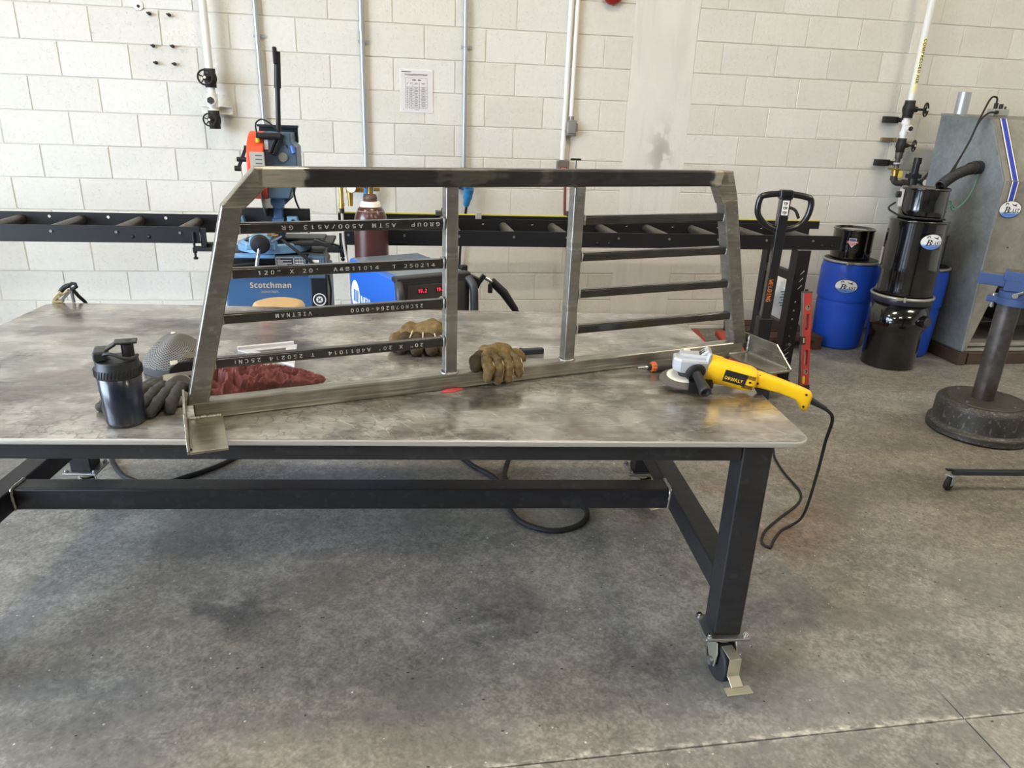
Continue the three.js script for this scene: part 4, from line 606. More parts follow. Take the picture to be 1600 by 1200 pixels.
// ================================================================ right side: pallet jack, level, sack
{
  const t = thing('pallet_jack', 'black handled pallet jack with red forks behind the table corner', 'pallet jack', [3.63, 0, 1.62], -0.21);
  const red = M('#a83a2a', 0.5), blk = P('#101115', 0.3, 0, { clearcoat: 0.5, clearcoatRoughness: 0.2 });
  const loop = []; for (const [x, y] of [[0, 1.205], [0.1, 1.195], [0.132, 1.185], [0.142, 1.16], [0.132, 1.09], [0.10, 1.045], [0.04, 1.022], [-0.02, 1.022], [-0.085, 1.05], [-0.125, 1.10], [-0.128, 1.16], [-0.118, 1.186], [-0.09, 1.196]]) loop.push(V(x, y, 0.005));
  const lg = new THREE.TubeGeometry(new THREE.CatmullRomCurve3(loop, true, 'centripetal'), 90, 0.0165, 12, true); mesh(t, 'loop_handle', lg, blk);
  mesh(t, 'tiller', [bar([0, 0.38, 0], [0.006, 1.205, 0], 0.052, 0.05, 0.006), rb(0.07, 0.05, 0.05, 0.01, 0.006, 1.2, 0)], blk);
  mesh(t, 'tiller_socket', [rb(0.075, 0.16, 0.075, 0.008, 0, 0.46, 0), rb(0.1, 0.1, 0.1, 0.01, -0.005, 0.36, -0.01)], MAT.blackPaint);
  mesh(t, 'control_trigger', hose([[0.02, 1.14, 0.01], [0.06, 1.125, 0.02], [0.085, 1.085, 0.02]], 0.008, 20), MAT.blackPlastic);
  decal(t, 'handle_label', 0.034, 0.075, canvasTex(64, 128, (g) => { g.fillStyle = '#e8e6e0'; g.fillRect(0, 0, 64, 128); g.fillStyle = '#6b5f5a'; for (const y of [14, 54, 94]) { g.fillRect(12, y, 40, 20); g.fillRect(20, y + 24, 26, 4); } g.fillStyle = '#e8e6e0'; for (const y of [18, 58, 98]) g.fillRect(22, y + 4, 8, 8); }), [0.006, 1.135, 0.0262]);
  decal(t, 'stencil_lettering', 0.03, 0.2, canvasTex(64, 448, (g) => { g.clearRect(0, 0, 64, 448); g.translate(64, 0); g.rotate(Math.PI / 2); g.fillStyle = '#c8742c'; g.font = 'bold 66px monospace'; g.textBaseline = 'middle'; g.fillText('WELDING', 10, 34, 430); }), [-0.004, 0.66, 0.0262]);
  mesh(t, 'pump', [cyl(0.05, 0.22, 0, 0.24, -0.03), cyl(0.065, 0.04, 0, 0.15, -0.03), cyl(0.02, 0.2, 0.0, 0.32, -0.09)], MAT.blackPaint);
  mesh(t, 'frame_plate', at(ext([[-0.2, 0.07], [0.2, 0.07], [0.17, 0.16], [0.08, 0.3], [-0.08, 0.3], [-0.17, 0.16]], 0.02, 0.003), 0, 0, -0.16), red);
  for (const s of [-1, 1]) {
    mesh(t, 'fork', [rb(0.15, 0.045, 1.15, 0.012, s * 0.135, 0.075, -0.73)], red);
    mesh(t, 'steer_wheel', lathe([[0.02, -0.025], [0.085, -0.025], [0.09, -0.018], [0.09, 0.018], [0.085, 0.025], [0.02, 0.025]], 32).rotateZ(Math.PI / 2).translate(s * 0.055, 0.09, -0.03), MAT.rubber);
    mesh(t, 'load_roller', cyl(0.037, 0.09, s * 0.135, 0.037, -1.2, 'x'), M('#8a7a5c', 0.5));
  }
}
{
  const t = thing('spirit_level', 'red spirit level leaning upright against the black conveyor stand', 'level', [4.108, 0.004, 1.375]);
  t.rotation.set(-0.2, 0.12, 0.015, 'YXZ');
  const W = 0.03, holes = [rrect(0.026, 0.1, 0.012).map(p => [p[0] + 0.002, p[1] + 0.42]).reverse(), rrect(0.026, 0.1, 0.012).map(p => [p[0] + 0.002, p[1] + 0.2]).reverse(), ellipsePts(0.016, 0.016, 20, 0.002, 0.51).reverse(), ellipsePts(0.016, 0.016, 20, 0.002, 0.115).reverse()];
  mesh(t, 'beam', at(ext([[-W, 0.03], [W, 0.03], [W, 0.6], [-W, 0.6]], 0.024, 0.002, holes), 0, 0, -0.012), M('#b23a33', 0.4));
  mesh(t, 'milled_edge', rb(0.004, 0.58, 0.024, 0.001, -W - 0.001, 0.31, 0), MAT.steel);
  mesh(t, 'end_cap', rb(0.066, 0.032, 0.03, 0.004, 0, 0.016, 0), MAT.blackPlastic); mesh(t, 'end_cap', rb(0.064, 0.012, 0.028, 0.003, 0, 0.604, 0), M('#5a4a42', 0.5));
  for (const y of [0.51, 0.115]) mesh(t, 'bubble_vial', [at(new THREE.TorusGeometry(0.015, 0.003, 8, 20), 0.002, y, 0.01), cyl(0.009, 0.012, 0.002, y, 0, 'z')], M('#8f8e80', 0.3));
  mesh(t, 'center_vial', [rb(0.03, 0.052, 0.03, 0.005, -0.022, 0.31, 0)], MAT.blackPlastic); mesh(t, 'vial_glass', rb(0.014, 0.034, 0.032, 0.004, -0.022, 0.31, 0), M('#b7b88c', 0.2));
  mesh(t, 'yellow_label', at(ext(rrect(0.018, 0.05, 0.008), 0.001, 0.0003), -0.012, 0.065, 0.0122), M('#d9b436', 0.5)); mesh(t, 'grip_hook', rb(0.012, 0.02, 0.02, 0.003, -0.002, 0.612, 0), MAT.blackPlastic);
}
{
  const t = thing('wooden_skid', 'low brown wooden skid on the floor behind the conveyor stand', 'skid', [4.43, 0, 0.33]);
  const wood = M('#5e4433', 0.75, 0, { map: rep(dataTex(256, 256, (u, v) => { const l = 0.8 + 0.5 * fbm(u * 4, v * 40, 4, 140); return [200 * l, 190 * l, 180 * l]; }), 0.6) });
  for (const z of [-0.17, 0.0, 0.17]) mesh(t, 'plank', boxUV(rb(0.56, 0.03, 0.14, 0.003, 0, 0.085, z)), wood); for (const x of [-0.24, 0.24]) mesh(t, 'runner', boxUV(rb(0.07, 0.07, 0.48, 0.003, x, 0.035, 0)), wood);
  const b = thing('media_sack', 'white printed sack standing on the wooden skid', 'sack', [4.47, 0.1, 0.27]);
  const sg = new THREE.SphereGeometry(1, 32, 20), p = sg.attributes.position; for (let i = 0; i < p.count; i++) { let x = p.getX(i), y = p.getY(i), z = p.getZ(i); const q = (v, k) => Math.sign(v) * Math.pow(Math.abs(v), k); p.setXYZ(i, q(x, 0.6) * 0.16 * (1 - 0.25 * Math.max(0, y)) + 0.008 * Math.sin(y * 9 + z * 5), 0.215 + q(y, 0.7) * 0.215, q(z, 0.7) * 0.10 + 0.006 * Math.sin(x * 11 + y * 7)); } sg.computeVertexNormals();
  mesh(b, 'bag', sg, M('#dfe2e2', 0.6)); const pr = canvasTex(128, 128, (g) => { g.clearRect(0, 0, 128, 128); g.fillStyle = '#5d7d92'; for (let i = 0; i < 6; i++) g.fillRect(20 + 10 * (i % 2), 12 + i * 19, 50 + 30 * hash(i, 2, 2), 8); }); decal(b, 'print', 0.14, 0.14, pr, [0.0, 0.24, 0.108]);
  tag(mesh(scene, 'pry_bar', rod([4.33, 0.012, 0.63], [4.47, 0.53, 0.40], 0.013), M('#7a4634', 0.6, 0.2)), 'rust red steel bar leaning behind the conveyor stand', 'bar');
}
// ================================================================ drums and dust collector
const drumBlue = M('#1f4fc4', 0.38), blackDrum = P('#08090c', 0.16, 0, { clearcoat: 1, clearcoatRoughness: 0.05 });
const blastTex = canvasTex(256, 176, (g) => {
  g.clearRect(0, 0, 256, 176); g.fillStyle = '#101014'; g.beginPath(); g.ellipse(128, 88, 126, 86, 0, 0, 7); g.fill(); g.fillStyle = '#f2f3f6'; g.beginPath(); g.ellipse(128, 88, 120, 80, 0, 0, 7); g.fill();
  g.save(); g.beginPath(); g.ellipse(128, 88, 120, 80, 0, 0, 7); g.clip(); g.fillStyle = '#5b86d6'; g.fillRect(0, 128, 256, 60); g.fillStyle = '#9db9e8'; g.fillRect(0, 116, 256, 14); g.restore();
  g.fillStyle = '#0c0c10'; g.font = 'italic bold 92px serif'; g.fillText('B', 56, 128); g.font = 'italic bold 60px serif'; g.fillText('LAST', 112, 124, 120); g.lineWidth = 8; g.strokeStyle = '#0c0c10'; g.beginPath(); g.arc(82, 42, 14, 2.6, 6.4); g.stroke();
  g.beginPath(); g.moveTo(134, 34); g.lineTo(168, 44); g.lineTo(196, 30); g.lineTo(186, 48); g.lineTo(200, 58); g.lineTo(172, 56); g.lineTo(150, 48); g.fill();
});
const shieldTex = canvasTex(128, 112, (g) => { g.clearRect(0, 0, 128, 112); g.fillStyle = '#e9e6ea'; g.beginPath(); g.moveTo(28, 8); g.lineTo(100, 8); g.lineTo(98, 66); g.lineTo(64, 106); g.lineTo(30, 66); g.fill(); g.fillStyle = '#3b4f8f'; g.fillRect(34, 14, 60, 22); g.fillStyle = '#b8434a'; for (let i = 0; i < 4; i++) g.fillRect(38 + i * 14, 62, 7, 30 - Math.abs(i - 1.5) * 8); g.fillStyle = '#b8434a'; g.fillRect(6, 38, 116, 22); g.fillStyle = '#f2eff0'; g.fillRect(18, 45, 92, 8); });
function blueDrum(x, z, label, face) {
  const t = thing('plastic_drum', label, 'drum', [x, 0, z]);
  mesh(t, 'body', lathe([[0, 0], [0.155, 0], [0.168, 0.012], [0.172, 0.05], [0.184, 0.33], [0.181, 0.345], [0.181, 0.36], [0.192, 0.375], [0.193, 0.58], [0.186, 0.62], [0.186, 0.64], [0, 0.64]], 56), drumBlue);
  mesh(t, 'lid', lathe([[0, 0.655], [0.17, 0.655], [0.183, 0.65], [0.183, 0.64], [0, 0.64]], 48), MAT.blackPaint);
  mesh(t, 'clamp_ring', [at(new THREE.TorusGeometry(0.186, 0.0095, 10, 60).rotateX(Math.PI / 2), 0, 0.642, 0), rb(0.06, 0.02, 0.018, 0.005, Math.sin(face) * 0.198, 0.642, Math.cos(face) * 0.198)], M('#a9aca8', 0.4, 0.6));
  wrapDecal(t, 'logo_sticker', 0.1942, 0.105, 0.82, face, blastTex, 0.478); return t;
}
function topDrum(x, z, label, face) {
  const t = thing('steel_pail', label, 'drum', [x, 0.6555, z]);
  mesh(t, 'body', lathe([[0, 0], [0.13, 0], [0.137, 0.006], [0.137, 0.05], [0.141, 0.06], [0.137, 0.07], [0.137, 0.2], [0.143, 0.206], [0.143, 0.213], [0.136, 0.217], [0.13, 0.205], [0, 0.205]], 52), blackDrum);
  wrapDecal(t, 'shield_sticker', 0.1382, 0.075, 0.62, face, shieldTex, 0.125); return t;
}
const faceCam = (x, z) => Math.atan2(1.617 - x, 5.202 - z);
blueDrum(4.911, 0.42, 'blue plastic drum standing left of the tall black collector', faceCam(4.911, 0.42) + 0.02); topDrum(4.897, 0.412, 'small black drum on top of the left blue drum', faceCam(4.9, 0.41) + 0.02);
blueDrum(5.325, 0.62, 'blue plastic drum half hidden between the collector and the cabinet', faceCam(5.325, 0.62)); topDrum(5.322, 0.615, 'small black drum on the blue drum beside the cabinet', faceCam(5.32, 0.62) + 0.72);
{
  const x = 5.017, z = 0.894, f = faceCam(x, z), t = thing('dust_collector', 'tall glossy black dust collector made of stacked drums', 'dust collector', [x, 0, z]);
  mesh(t, 'lower_drum', lathe([[0, 0], [0.165, 0], [0.172, 0.004], [0.174, 0.012], [0.17, 0.02], [0.172, 0.25], [0.187, 0.29], [0.194, 0.305], [0.187, 0.32], [0.188, 0.455], [0, 0.455]], 60), blackDrum);
  mesh(t, 'lid_rim', lathe([[0.15, 0.50], [0.18, 0.50], [0.19, 0.49], [0.192, 0.455], [0.18, 0.45]], 60), M('#2b2d38', 0.35));
  mesh(t, 'clamp_ring', [at(new THREE.TorusGeometry(0.19, 0.0095, 10, 64).rotateX(Math.PI / 2), 0, 0.497, 0), rb(0.07, 0.016, 0.016, 0.004, Math.sin(f) * 0.2, 0.497, Math.cos(f) * 0.2), cyl(0.008, 0.03, Math.sin(f + 0.12) * 0.202, 0.497, Math.cos(f + 0.12) * 0.202)], M('#b5b6ae', 0.4, 0.6));
  mesh(t, 'middle_drum', lathe([[0, 0.505], [0.172, 0.505], [0.178, 0.515], [0.186, 0.53], [0.178, 0.545], [0.178, 0.66], [0.187, 0.68], [0.178, 0.70], [0.176, 0.985], [0.181, 0.992], [0.181, 1.0], [0.172, 1.004], [0, 1.004]], 60), blackDrum);
  mesh(t, 'upper_drum', lathe([[0, 1.005], [0.133, 1.005], [0.139, 1.012], [0.139, 1.05], [0.144, 1.06], [0.139, 1.07], [0.139, 1.185], [0.145, 1.192], [0.145, 1.2], [0.138, 1.204], [0.13, 1.196], [0, 1.196]], 56), blackDrum);
  wrapDecal(t, 'logo_sticker', 0.1795, 0.105, 0.86, f + 0.6, blastTex, 0.878);
  const a = f + 0.95; mesh(t, 'cleanout_port', at(new THREE.CylinderGeometry(0.042, 0.042, 0.05, 8).rotateX(Math.PI / 2), 0, 0, 0), blackDrum, [Math.sin(a) * 0.195, 0.355, Math.cos(a) * 0.195], [0, a, 0]);
  mesh(t, 'port_cap', cyl(0.028, 0.02, 0, 0, 0, 'z', 24), M('#4b4b4f', 0.35, 0.3), [Math.sin(a) * 0.222, 0.355, Math.cos(a) * 0.222], [0, a, 0]);
  const b = f - 1.2; mesh(t, 'switch_plate', [rb(0.06, 0.11, 0.012, 0.004)], M('#c9c6bf', 0.5), [Math.sin(b) * 0.144, 1.13, Math.cos(b) * 0.144], [0, b, 0]); mesh(t, 'rocker_switch', cyl(0.02, 0.03, 0, 0, 0, 'z', 16), MAT.blackPlastic, [Math.sin(b) * 0.16, 1.15, Math.cos(b) * 0.16], [0, b, 0]);
  const c2 = f - 1.4; mesh(t, 'hand_notch', rb(0.05, 0.13, 0.006, 0.003), M('#bfbcb4', 0.5), [Math.sin(c2) * 0.179, 0.74, Math.cos(c2) * 0.179], [0, c2, 0]);
  const pw = [[Math.sin(b) * 0.17, 1.1, Math.cos(b) * 0.17], [Math.sin(b - 0.1) * 0.2, 1.06, Math.cos(b - 0.1) * 0.2], [Math.sin(b + 0.2) * 0.17, 1.03, Math.cos(b + 0.2) * 0.17]]; for (let i = 0; i < 7; i++) { const q = b + 0.5 + i * 0.3; pw.push([Math.sin(q) * 0.158, 1.022 - i * 0.001, Math.cos(q) * 0.158]); }
  mesh(t, 'power_cord', hose(pw, 0.006, 60), MAT.rubber);
}
{ // blasting cabinet
  const t = thing('blast_cabinet', 'grey steel blasting cabinet with blue stripe at the right edge', 'cabinet', [5.53, 0, 0]);
  const metal = dataTex(512, 512, (u, v) => { const l = 0.9 + 0.35 * (fbm(u * 6, v * 6, 4, 150) - 0.5) + 0.15 * (fbm(u * 50, v * 50, 3, 151) - 0.5); return [236 * l, 236 * l, 233 * l]; });
  const skin = M('#a6a49d', 0.5, 0.2, { map: rep(metal, 1.2) }), sidem = M('#9ba0a4', 0.5, 0.15, { map: rep(metal, 1.0) });
  mesh(t, 'side_panel', boxUV(ext([[-0.22, 0.1], [-0.22, 1.662], [-0.7, 1.636], [-0.93, 1.258], [-0.96, 0.1]].reverse(), 0.02, 0.003).rotateY(Math.PI / 2)), sidem);
  const slope = (z0, y0, z1, y1, x0, x1) => { const g = rb(x1 - x0, Math.hypot(z1 - z0, y1 - y0), 0.012, 0.002); g.rotateX(-Math.atan2(z1 - z0, y0 - y1)); return g.translate((x0 + x1) / 2, (y0 + y1) / 2, (z0 + z1) / 2); };
  mesh(t, 'upper_front', boxUV(slope(0.706, 1.634, 0.936, 1.256, 0.004, 1.3)), skin);
  mesh(t, 'lower_front', boxUV(at(ext([[0.002, 0.1], [0.045, 0.1], [0.175, 0.62], [0.22, 0.66], [1.08, 0.66], [1.12, 0.62], [1.255, 0.1], [1.3, 0.1], [1.3, 1.258], [0.002, 1.258]], 0.012, 0.002), 0, 0, 0.934)), skin);
  mesh(t, 'top_panel', boxUV(bar([0.65, 1.666, 0.21], [0.65, 1.641, 0.712], 1.3, 0.012, 0.003)), skin);
  mesh(t, 'back_panel', boxUV(rb(1.28, 1.54, 0.012, 0.002, 0.65, 0.885, 0.215)), sidem); mesh(t, 'side_panel', boxUV(rb(0.02, 1.5, 0.7, 0.003, 1.3, 0.87, 0.58)), sidem);
  mesh(t, 'hopper', ext([[0.2, 0.66], [1.1, 0.66], [0.8, 0.24], [0.5, 0.24]], 0.5, 0.003).translate(0, 0, 0.3), M('#2c2d2e', 0.6, 0.2));
  mesh(t, 'floor_pan', [rb(1.28, 0.02, 0.7, 0.003, 0.65, 0.1, 0.58), rb(1.28, 0.022, 0.02, 0.003, 0.65, 0.135, 0.9)], M('#a3a29c', 0.5, 0.3));
  const wood = M('#4a3a2f', 0.7); mesh(t, 'base_skid', [rb(0.06, 0.095, 0.06, 0.004, 0.02, 0.048, 0.935), rb(1.24, 0.085, 0.05, 0.004, 0.69, 0.044, 0.93), rb(0.05, 0.085, 0.7, 0.004, 0.02, 0.044, 0.57), rb(0.05, 0.085, 0.7, 0.004, 1.27, 0.044, 0.57)], wood);
  const nrm = Math.atan2(0.23, 0.378);
  for (const [n, w, off, m] of [['stripe_border', 0.062, 0.0014, M('#17171c', 0.5)], ['stripe_white', 0.052, 0.0022, M('#eceae6', 0.5)], ['stripe_blue', 0.032, 0.003, M('#2a44b4', 0.45)]]) {
    const up = bx(w, 0.442, 0.001); up.rotateX(-nrm); up.translate(0.075, 1.446 + (off + 0.006) * Math.sin(nrm), 0.8205 + (off + 0.006) * Math.cos(nrm)); mesh(t, n, [up, bx(w, 0.145, 0.001, 0.075, 1.184, 0.946 + off)], m);
  }
  decal(t, 'logo_sticker', 0.17, 0.115, blastTex, [0.088, 1.08, 0.9505]);
  for (const [x, y] of [[0.03, 0.62], [0.15, 0.83], [0.28, 0.84]]) mesh(t, 'rivet', cyl(0.006, 0.004, x, y, 0.948, 'z', 8), MAT.darkSteel);
  mesh(t, 'exhaust_pipe', [new THREE.CylinderGeometry(0.042, 0.042, 0.15, 28, 1, true).translate(0.06, 1.735, 0.33), new THREE.CylinderGeometry(0.039, 0.039, 0.15, 28, 1, true).translate(0.06, 1.735, 0.33), new THREE.RingGeometry(0.039, 0.042, 28).rotateX(-Math.PI / 2).translate(0.06, 1.81, 0.33)], MAT.galv);
  mesh(t, 'outlet_box', [rb(0.115, 0.045, 0.07, 0.006, 0.075, 1.676, 0.65), rb(0.1, 0.034, 0.003, 0.001, 0.075, 1.676, 0.686)], M('#a3a6a2', 0.45, 0.3));
  mesh(t, 'cord_plugs', [cyl(0.013, 0.04, 0.05, 1.715, 0.65, 'y', 10), cyl(0.013, 0.035, 0.085, 1.712, 0.655, 'y', 10), cyl(0.012, 0.02, 0.03, 1.676, 0.69, 'z', 10), cyl(0.006, 0.02, 0.115, 1.705, 0.66, 'y', 8)], MAT.blackPlastic);
  mesh(t, 'power_cord', hose([[0.05, 1.73, 0.65], [0.04, 1.765, 0.655], [0.0, 1.77, 0.66], [-0.08, 1.66, 0.70], [-0.17, 1.48, 0.75], [-0.3, 1.31, 0.82], [-0.39, 1.21, 0.86]], 0.006, 60), MAT.rubber);
  mesh(t, 'power_cord', hose([[0.03, 1.676, 0.7], [-0.04, 1.67, 0.71], [-0.1, 1.62, 0.72], [-0.16, 1.48, 0.74], [-0.24, 1.33, 0.77], [-0.27, 1.25, 0.8]], 0.006, 60), MAT.rubber);
  const hp = new THREE.CatmullRomCurve3([V(0.0, 1.325, 0.70), V(-0.06, 1.325, 0.72), V(-0.14, 1.31, 0.76), V(-0.24, 1.285, 0.80), V(-0.33, 1.25, 0.84), V(-0.40, 1.21, 0.87)]), hg = new THREE.TubeGeometry(hp, 150, 0.034, 16), q = hg.attributes.position;
  for (let i = 0; i < q.count; i++) { const k = Math.floor(i / 17), c = hp.getPointAt(k / 150), f = k % 5 < 2 ? 0.8 : 1.04; q.setXYZ(i, c.x + (q.getX(i) - c.x) * f, c.y + (q.getY(i) - c.y) * f, c.z + (q.getZ(i) - c.z) * f); } hg.computeVertexNormals();
  mesh(t, 'suction_hose', hg, M('#2c2b2a', 0.55)); mesh(t, 'hose_cuff', [rod([0.004, 1.325, 0.70], [-0.05, 1.325, 0.717], 0.045), rod([-0.06, 1.325, 0.72], [-0.1, 1.318, 0.738], 0.041)], M('#232323', 0.5));
  const teal = P('#6fae9a', 0.3, 0, { transmission: 0.3, thickness: 0 });
  mesh(t, 'clear_tubing', [hose([[-0.01, 1.3, 0.72], [-0.04, 1.2, 0.74], [-0.08, 1.12, 0.75], [-0.15, 1.06, 0.76], [-0.2, 1.08, 0.77], [-0.25, 1.05, 0.78], [-0.27, 0.98, 0.78], [-0.31, 0.93, 0.79]], 0.005, 70), hose([[-0.02, 1.3, 0.725], [-0.05, 1.18, 0.745], [-0.1, 1.1, 0.755], [-0.19, 1.05, 0.77], [-0.22, 1.11, 0.775], [-0.28, 1.06, 0.785], [-0.30, 0.97, 0.79]], 0.0045, 70)], teal);
}
// ================================================================ bench vise on its pedestal, mobile stand
{
  const t = thing('vise_pedestal', 'blue bench vise on a steel pipe set in a round drum base', 'vise', [4.765, 0, 2.035], -0.787);
  const rust = dataTex(256, 512, (u, v) => { const b = fbm(u * 6, v * 14, 4, 160), d = smooth(0.5, 0.75, fbm(u * 5, v * 7, 4, 161)); let c = mixc([142, 140, 140], [92, 74, 64], d * 0.6 + 0.4 * smooth(0.22, 0.08, v + 0.1 * (b - 0.5))); const l = 0.8 + 0.4 * b; return c.map(q => q * l); });
  const scuff = dataTex(512, 256, (u, v) => { const a = fbm(u * 30, v * 14, 4, 165), l = 0.6 + 0.3 * a + 0.9 * smooth(0.58, 0.75, fbm(u * 60, v * 30, 4, 166)) * 0.5; return [96 * l, 94 * l, 90 * l]; });
  mesh(t, 'drum_base', lathe([[0, 0], [0.235, 0], [0.253, 0.006], [0.256, 0.016], [0.25, 0.026], [0.255, 0.036], [0.252, 0.046], [0.236, 0.052], [0.232, 0.06], [0.232, 0.15], [0.226, 0.172], [0.21, 0.186], [0.19, 0.188], [0.186, 0.182], [0, 0.182]], 72), M('#ffffff', 0.5, 0.5, { map: rep(scuff, 0.5, 0.5) }));
  mesh(t, 'base_plate', lathe([[0, 0.19], [0.178, 0.19], [0.183, 0.187], [0.183, 0.18], [0, 0.18]], 64), M('#74716a', 0.5, 0.5, { map: rep(mill, 0.5) }));
  for (let i = 0; i < 4; i++) { const a = i * 1.57 + 0.5; mesh(t, 'plate_bolt', cyl(0.009, 0.008, Math.cos(a) * 0.155, 0.193, Math.sin(a) * 0.155, 'y', 6), MAT.steel); }
  mesh(t, 'pipe_post', cyl(0.054, 0.53, -0.015, 0.455, 0, 'y', 40), M('#a8a5a2', 0.42, 0.6, { map: rust }));
  const vb = M('#3a5182', 0.45, 0.1, { bumpMap: rep(grainTex, 0.15), bumpScale: 0.0006 });
  mesh(t, 'swivel_base', [cyl(0.1, 0.035, 0.01, 0.737, 0, 'y', 40), cyl(0.085, 0.03, 0.01, 0.768, 0, 'y', 40), rb(0.07, 0.03, 0.06, 0.008, -0.085, 0.735, 0.02)], vb);
  mesh(t, 'vise_body', [rb(0.28, 0.06, 0.09, 0.008, 0.08, 0.812, 0), rb(0.14, 0.05, 0.085, 0.006, 0.0, 0.86, 0), at(ext([[0.0, 0], [0.22, 0], [0.22, 0.06], [0.07, 0.075], [0.0, 0.04]], 0.08, 0.006), 0.05, 0.82, -0.04)], vb);
  mesh(t, 'slide_beam', rb(0.13, 0.06, 0.062, 0.005, -0.115, 0.832, 0), vb); mesh(t, 'beam_wear', rb(0.1, 0.003, 0.055, 0.001, -0.115, 0.8625, 0), M('#6d6554', 0.45, 0.4)); mesh(t, 'anvil_face', rb(0.1, 0.003, 0.07, 0.001, -0.005, 0.8865, 0), M('#6a6350', 0.4, 0.5));
  const tg = new TextGeometry('IRWIN', { font, size: 0.026, depth: 0.002, curveSegments: 4 }); mesh(t, 'raised_lettering', tg, vb, [-0.05, 0.815, 0.0445]);
  mesh(t, 'lock_bolt', [cyl(0.010, 0.06, -0.09, 0.725, 0.03, 'y', 12), cyl(0.016, 0.014, -0.09, 0.758, 0.03, 'y', 6), cyl(0.013, 0.014, -0.09, 0.70, 0.03, 'y', 6)], MAT.chrome); mesh(t, 'lock_lever', [rod([0.0, 0.775, 0.08], [0.035, 0.8, 0.1], 0.009), cyl(0.014, 0.02, 0.0, 0.775, 0.085, 'z', 12)], MAT.chrome);
  mesh(t, 'pipe_jaw', [cyl(0.04, 0.09, 0.12, 0.9, 0, 'z', 24)], M('#26282a', 0.5)); mesh(t, 'front_jaw', [rb(0.06, 0.11, 0.11, 0.01, 0.24, 0.87, 0), cyl(0.018, 0.12, 0.3, 0.82, 0, 'x')], vb); mesh(t, 'screw_handle', rod([0.35, 0.74, 0.02], [0.35, 0.92, -0.02], 0.008), MAT.steel);
}
{
  const t = thing('mobile_stand', 'blue grey steel stand on small casters in front of the vise base', 'stand', [4.1, 0, 2.645], -0.1);
  const m = M('#4f5a63', 0.45, 0.4, { map: rep(mill, 0.5) });
  mesh(t, 'base_bar', [rb(0.72, 0.022, 0.028, 0.003, 0.36, 0.088, 0)], m); mesh(t, 'upright', [bar([0.36, 0.08, 0], [0.40, 1.0, 0], 0.03, 0.035)], m); mesh(t, 'cross_foot', rb(0.03, 0.022, 0.5, 0.003, 0.71, 0.088, -0.0), m); mesh(t, 'top_plate', rb(0.3, 0.012, 0.25, 0.003, 0.42, 1.004, 0), m);
  for (const [x, z] of [[0, 0], [0.71, 0.23], [0.71, -0.23]]) {
    const c = new THREE.Group(); c.name = 'caster'; c.position.set(x, 0, z); c.rotation.y = 0.5; t.add(c);
    mesh(c, 'wheel', lathe([[0.006, -0.01], [0.03, -0.01], [0.034, 0], [0.03, 0.01], [0.006, 0.01]], 24).rotateX(Math.PI / 2).translate(-0.012, 0.034, 0), MAT.rubber); mesh(c, 'fork', [rb(0.03, 0.045, 0.003, 0.001, -0.006, 0.05, 0.014), rb(0.03, 0.045, 0.003, 0.001, -0.006, 0.05, -0.014), rb(0.044, 0.006, 0.036, 0.001, -0.003, 0.074, 0)], MAT.galv);
  }
  mesh(t, 'brake_tab', rb(0.03, 0.006, 0.02, 0.001, -0.02, 0.1, 0), MAT.blackPaint);
}

// ================================================================ things on the table
{
  const t = thing('shaker_bottle', 'dark navy shaker bottle with black flip lid and carry loop', 'bottle', [0.945, TT, 3.436], 0.25);
  mesh(t, 'body', lathe([[0, 0], [0.04, 0], [0.0435, 0.004], [0.045, 0.012], [0.046, 0.05], [0.0495, 0.128], [0, 0.128]], 56), P('#121a2c', 0.28, 0, { clearcoat: 0.35, clearcoatRoughness: 0.12 }));
  mesh(t, 'lid_collar', (() => { const g = lathe([[0, 0.126], [0.051, 0.126], [0.0525, 0.13], [0.0525, 0.147], [0.049, 0.149], [0.0475, 0.164], [0.045, 0.168], [0, 0.168]], 60); return g; })(), M('#1c2024', 0.45));
  for (let i = 0; i < 44; i++) { const a = i / 44 * Math.PI * 2; mesh(t, 'grip_ridge', bar([Math.sin(a) * 0.0527, 0.130, Math.cos(a) * 0.0527], [Math.sin(a + 0.09) * 0.0527, 0.148, Math.cos(a + 0.09) * 0.0527], 0.002, 0.002, 0.0005), MAT.blackPlastic); }
  mesh(t, 'spout', [cyl(0.014, 0.03, 0.027, 0.188, 0.0, 'y', 20), cyl(0.008, 0.002, 0.03, 0.2105, 0.0, 'y', 16)], MAT.blackPlastic);
  mesh(t, 'flip_cap', [bar([-0.028, 0.186, 0], [0.004, 0.206, 0], 0.03, 0.006, 0.002), rb(0.05, 0.006, 0.036, 0.0025, 0.025, 0.208, 0), rb(0.03, 0.024, 0.06, 0.006, -0.032, 0.182, 0)], M('#22262a', 0.4));
  mesh(t, 'carry_loop', hose([[-0.036, 0.18, 0.02], [-0.01, 0.19, 0.034], [0.02, 0.178, 0.042], [0.04, 0.172, 0.03], [0.046, 0.172, 0.0]], 0.004, 30), MAT.blackPlastic);
  wrapDecal(t, 'lettering', 0.0492, 0.085, 0.34, -1.55, canvasTex(48, 256, (g) => { g.clearRect(0, 0, 48, 256); g.fillStyle = '#e8ecf2'; for (let i = 0; i < 14; i++) { g.fillRect(8, 8 + i * 17, 30, 4); g.fillRect(8 + 20 * (i % 2), 8 + i * 17, 6, 14); } }), 0.066);
}
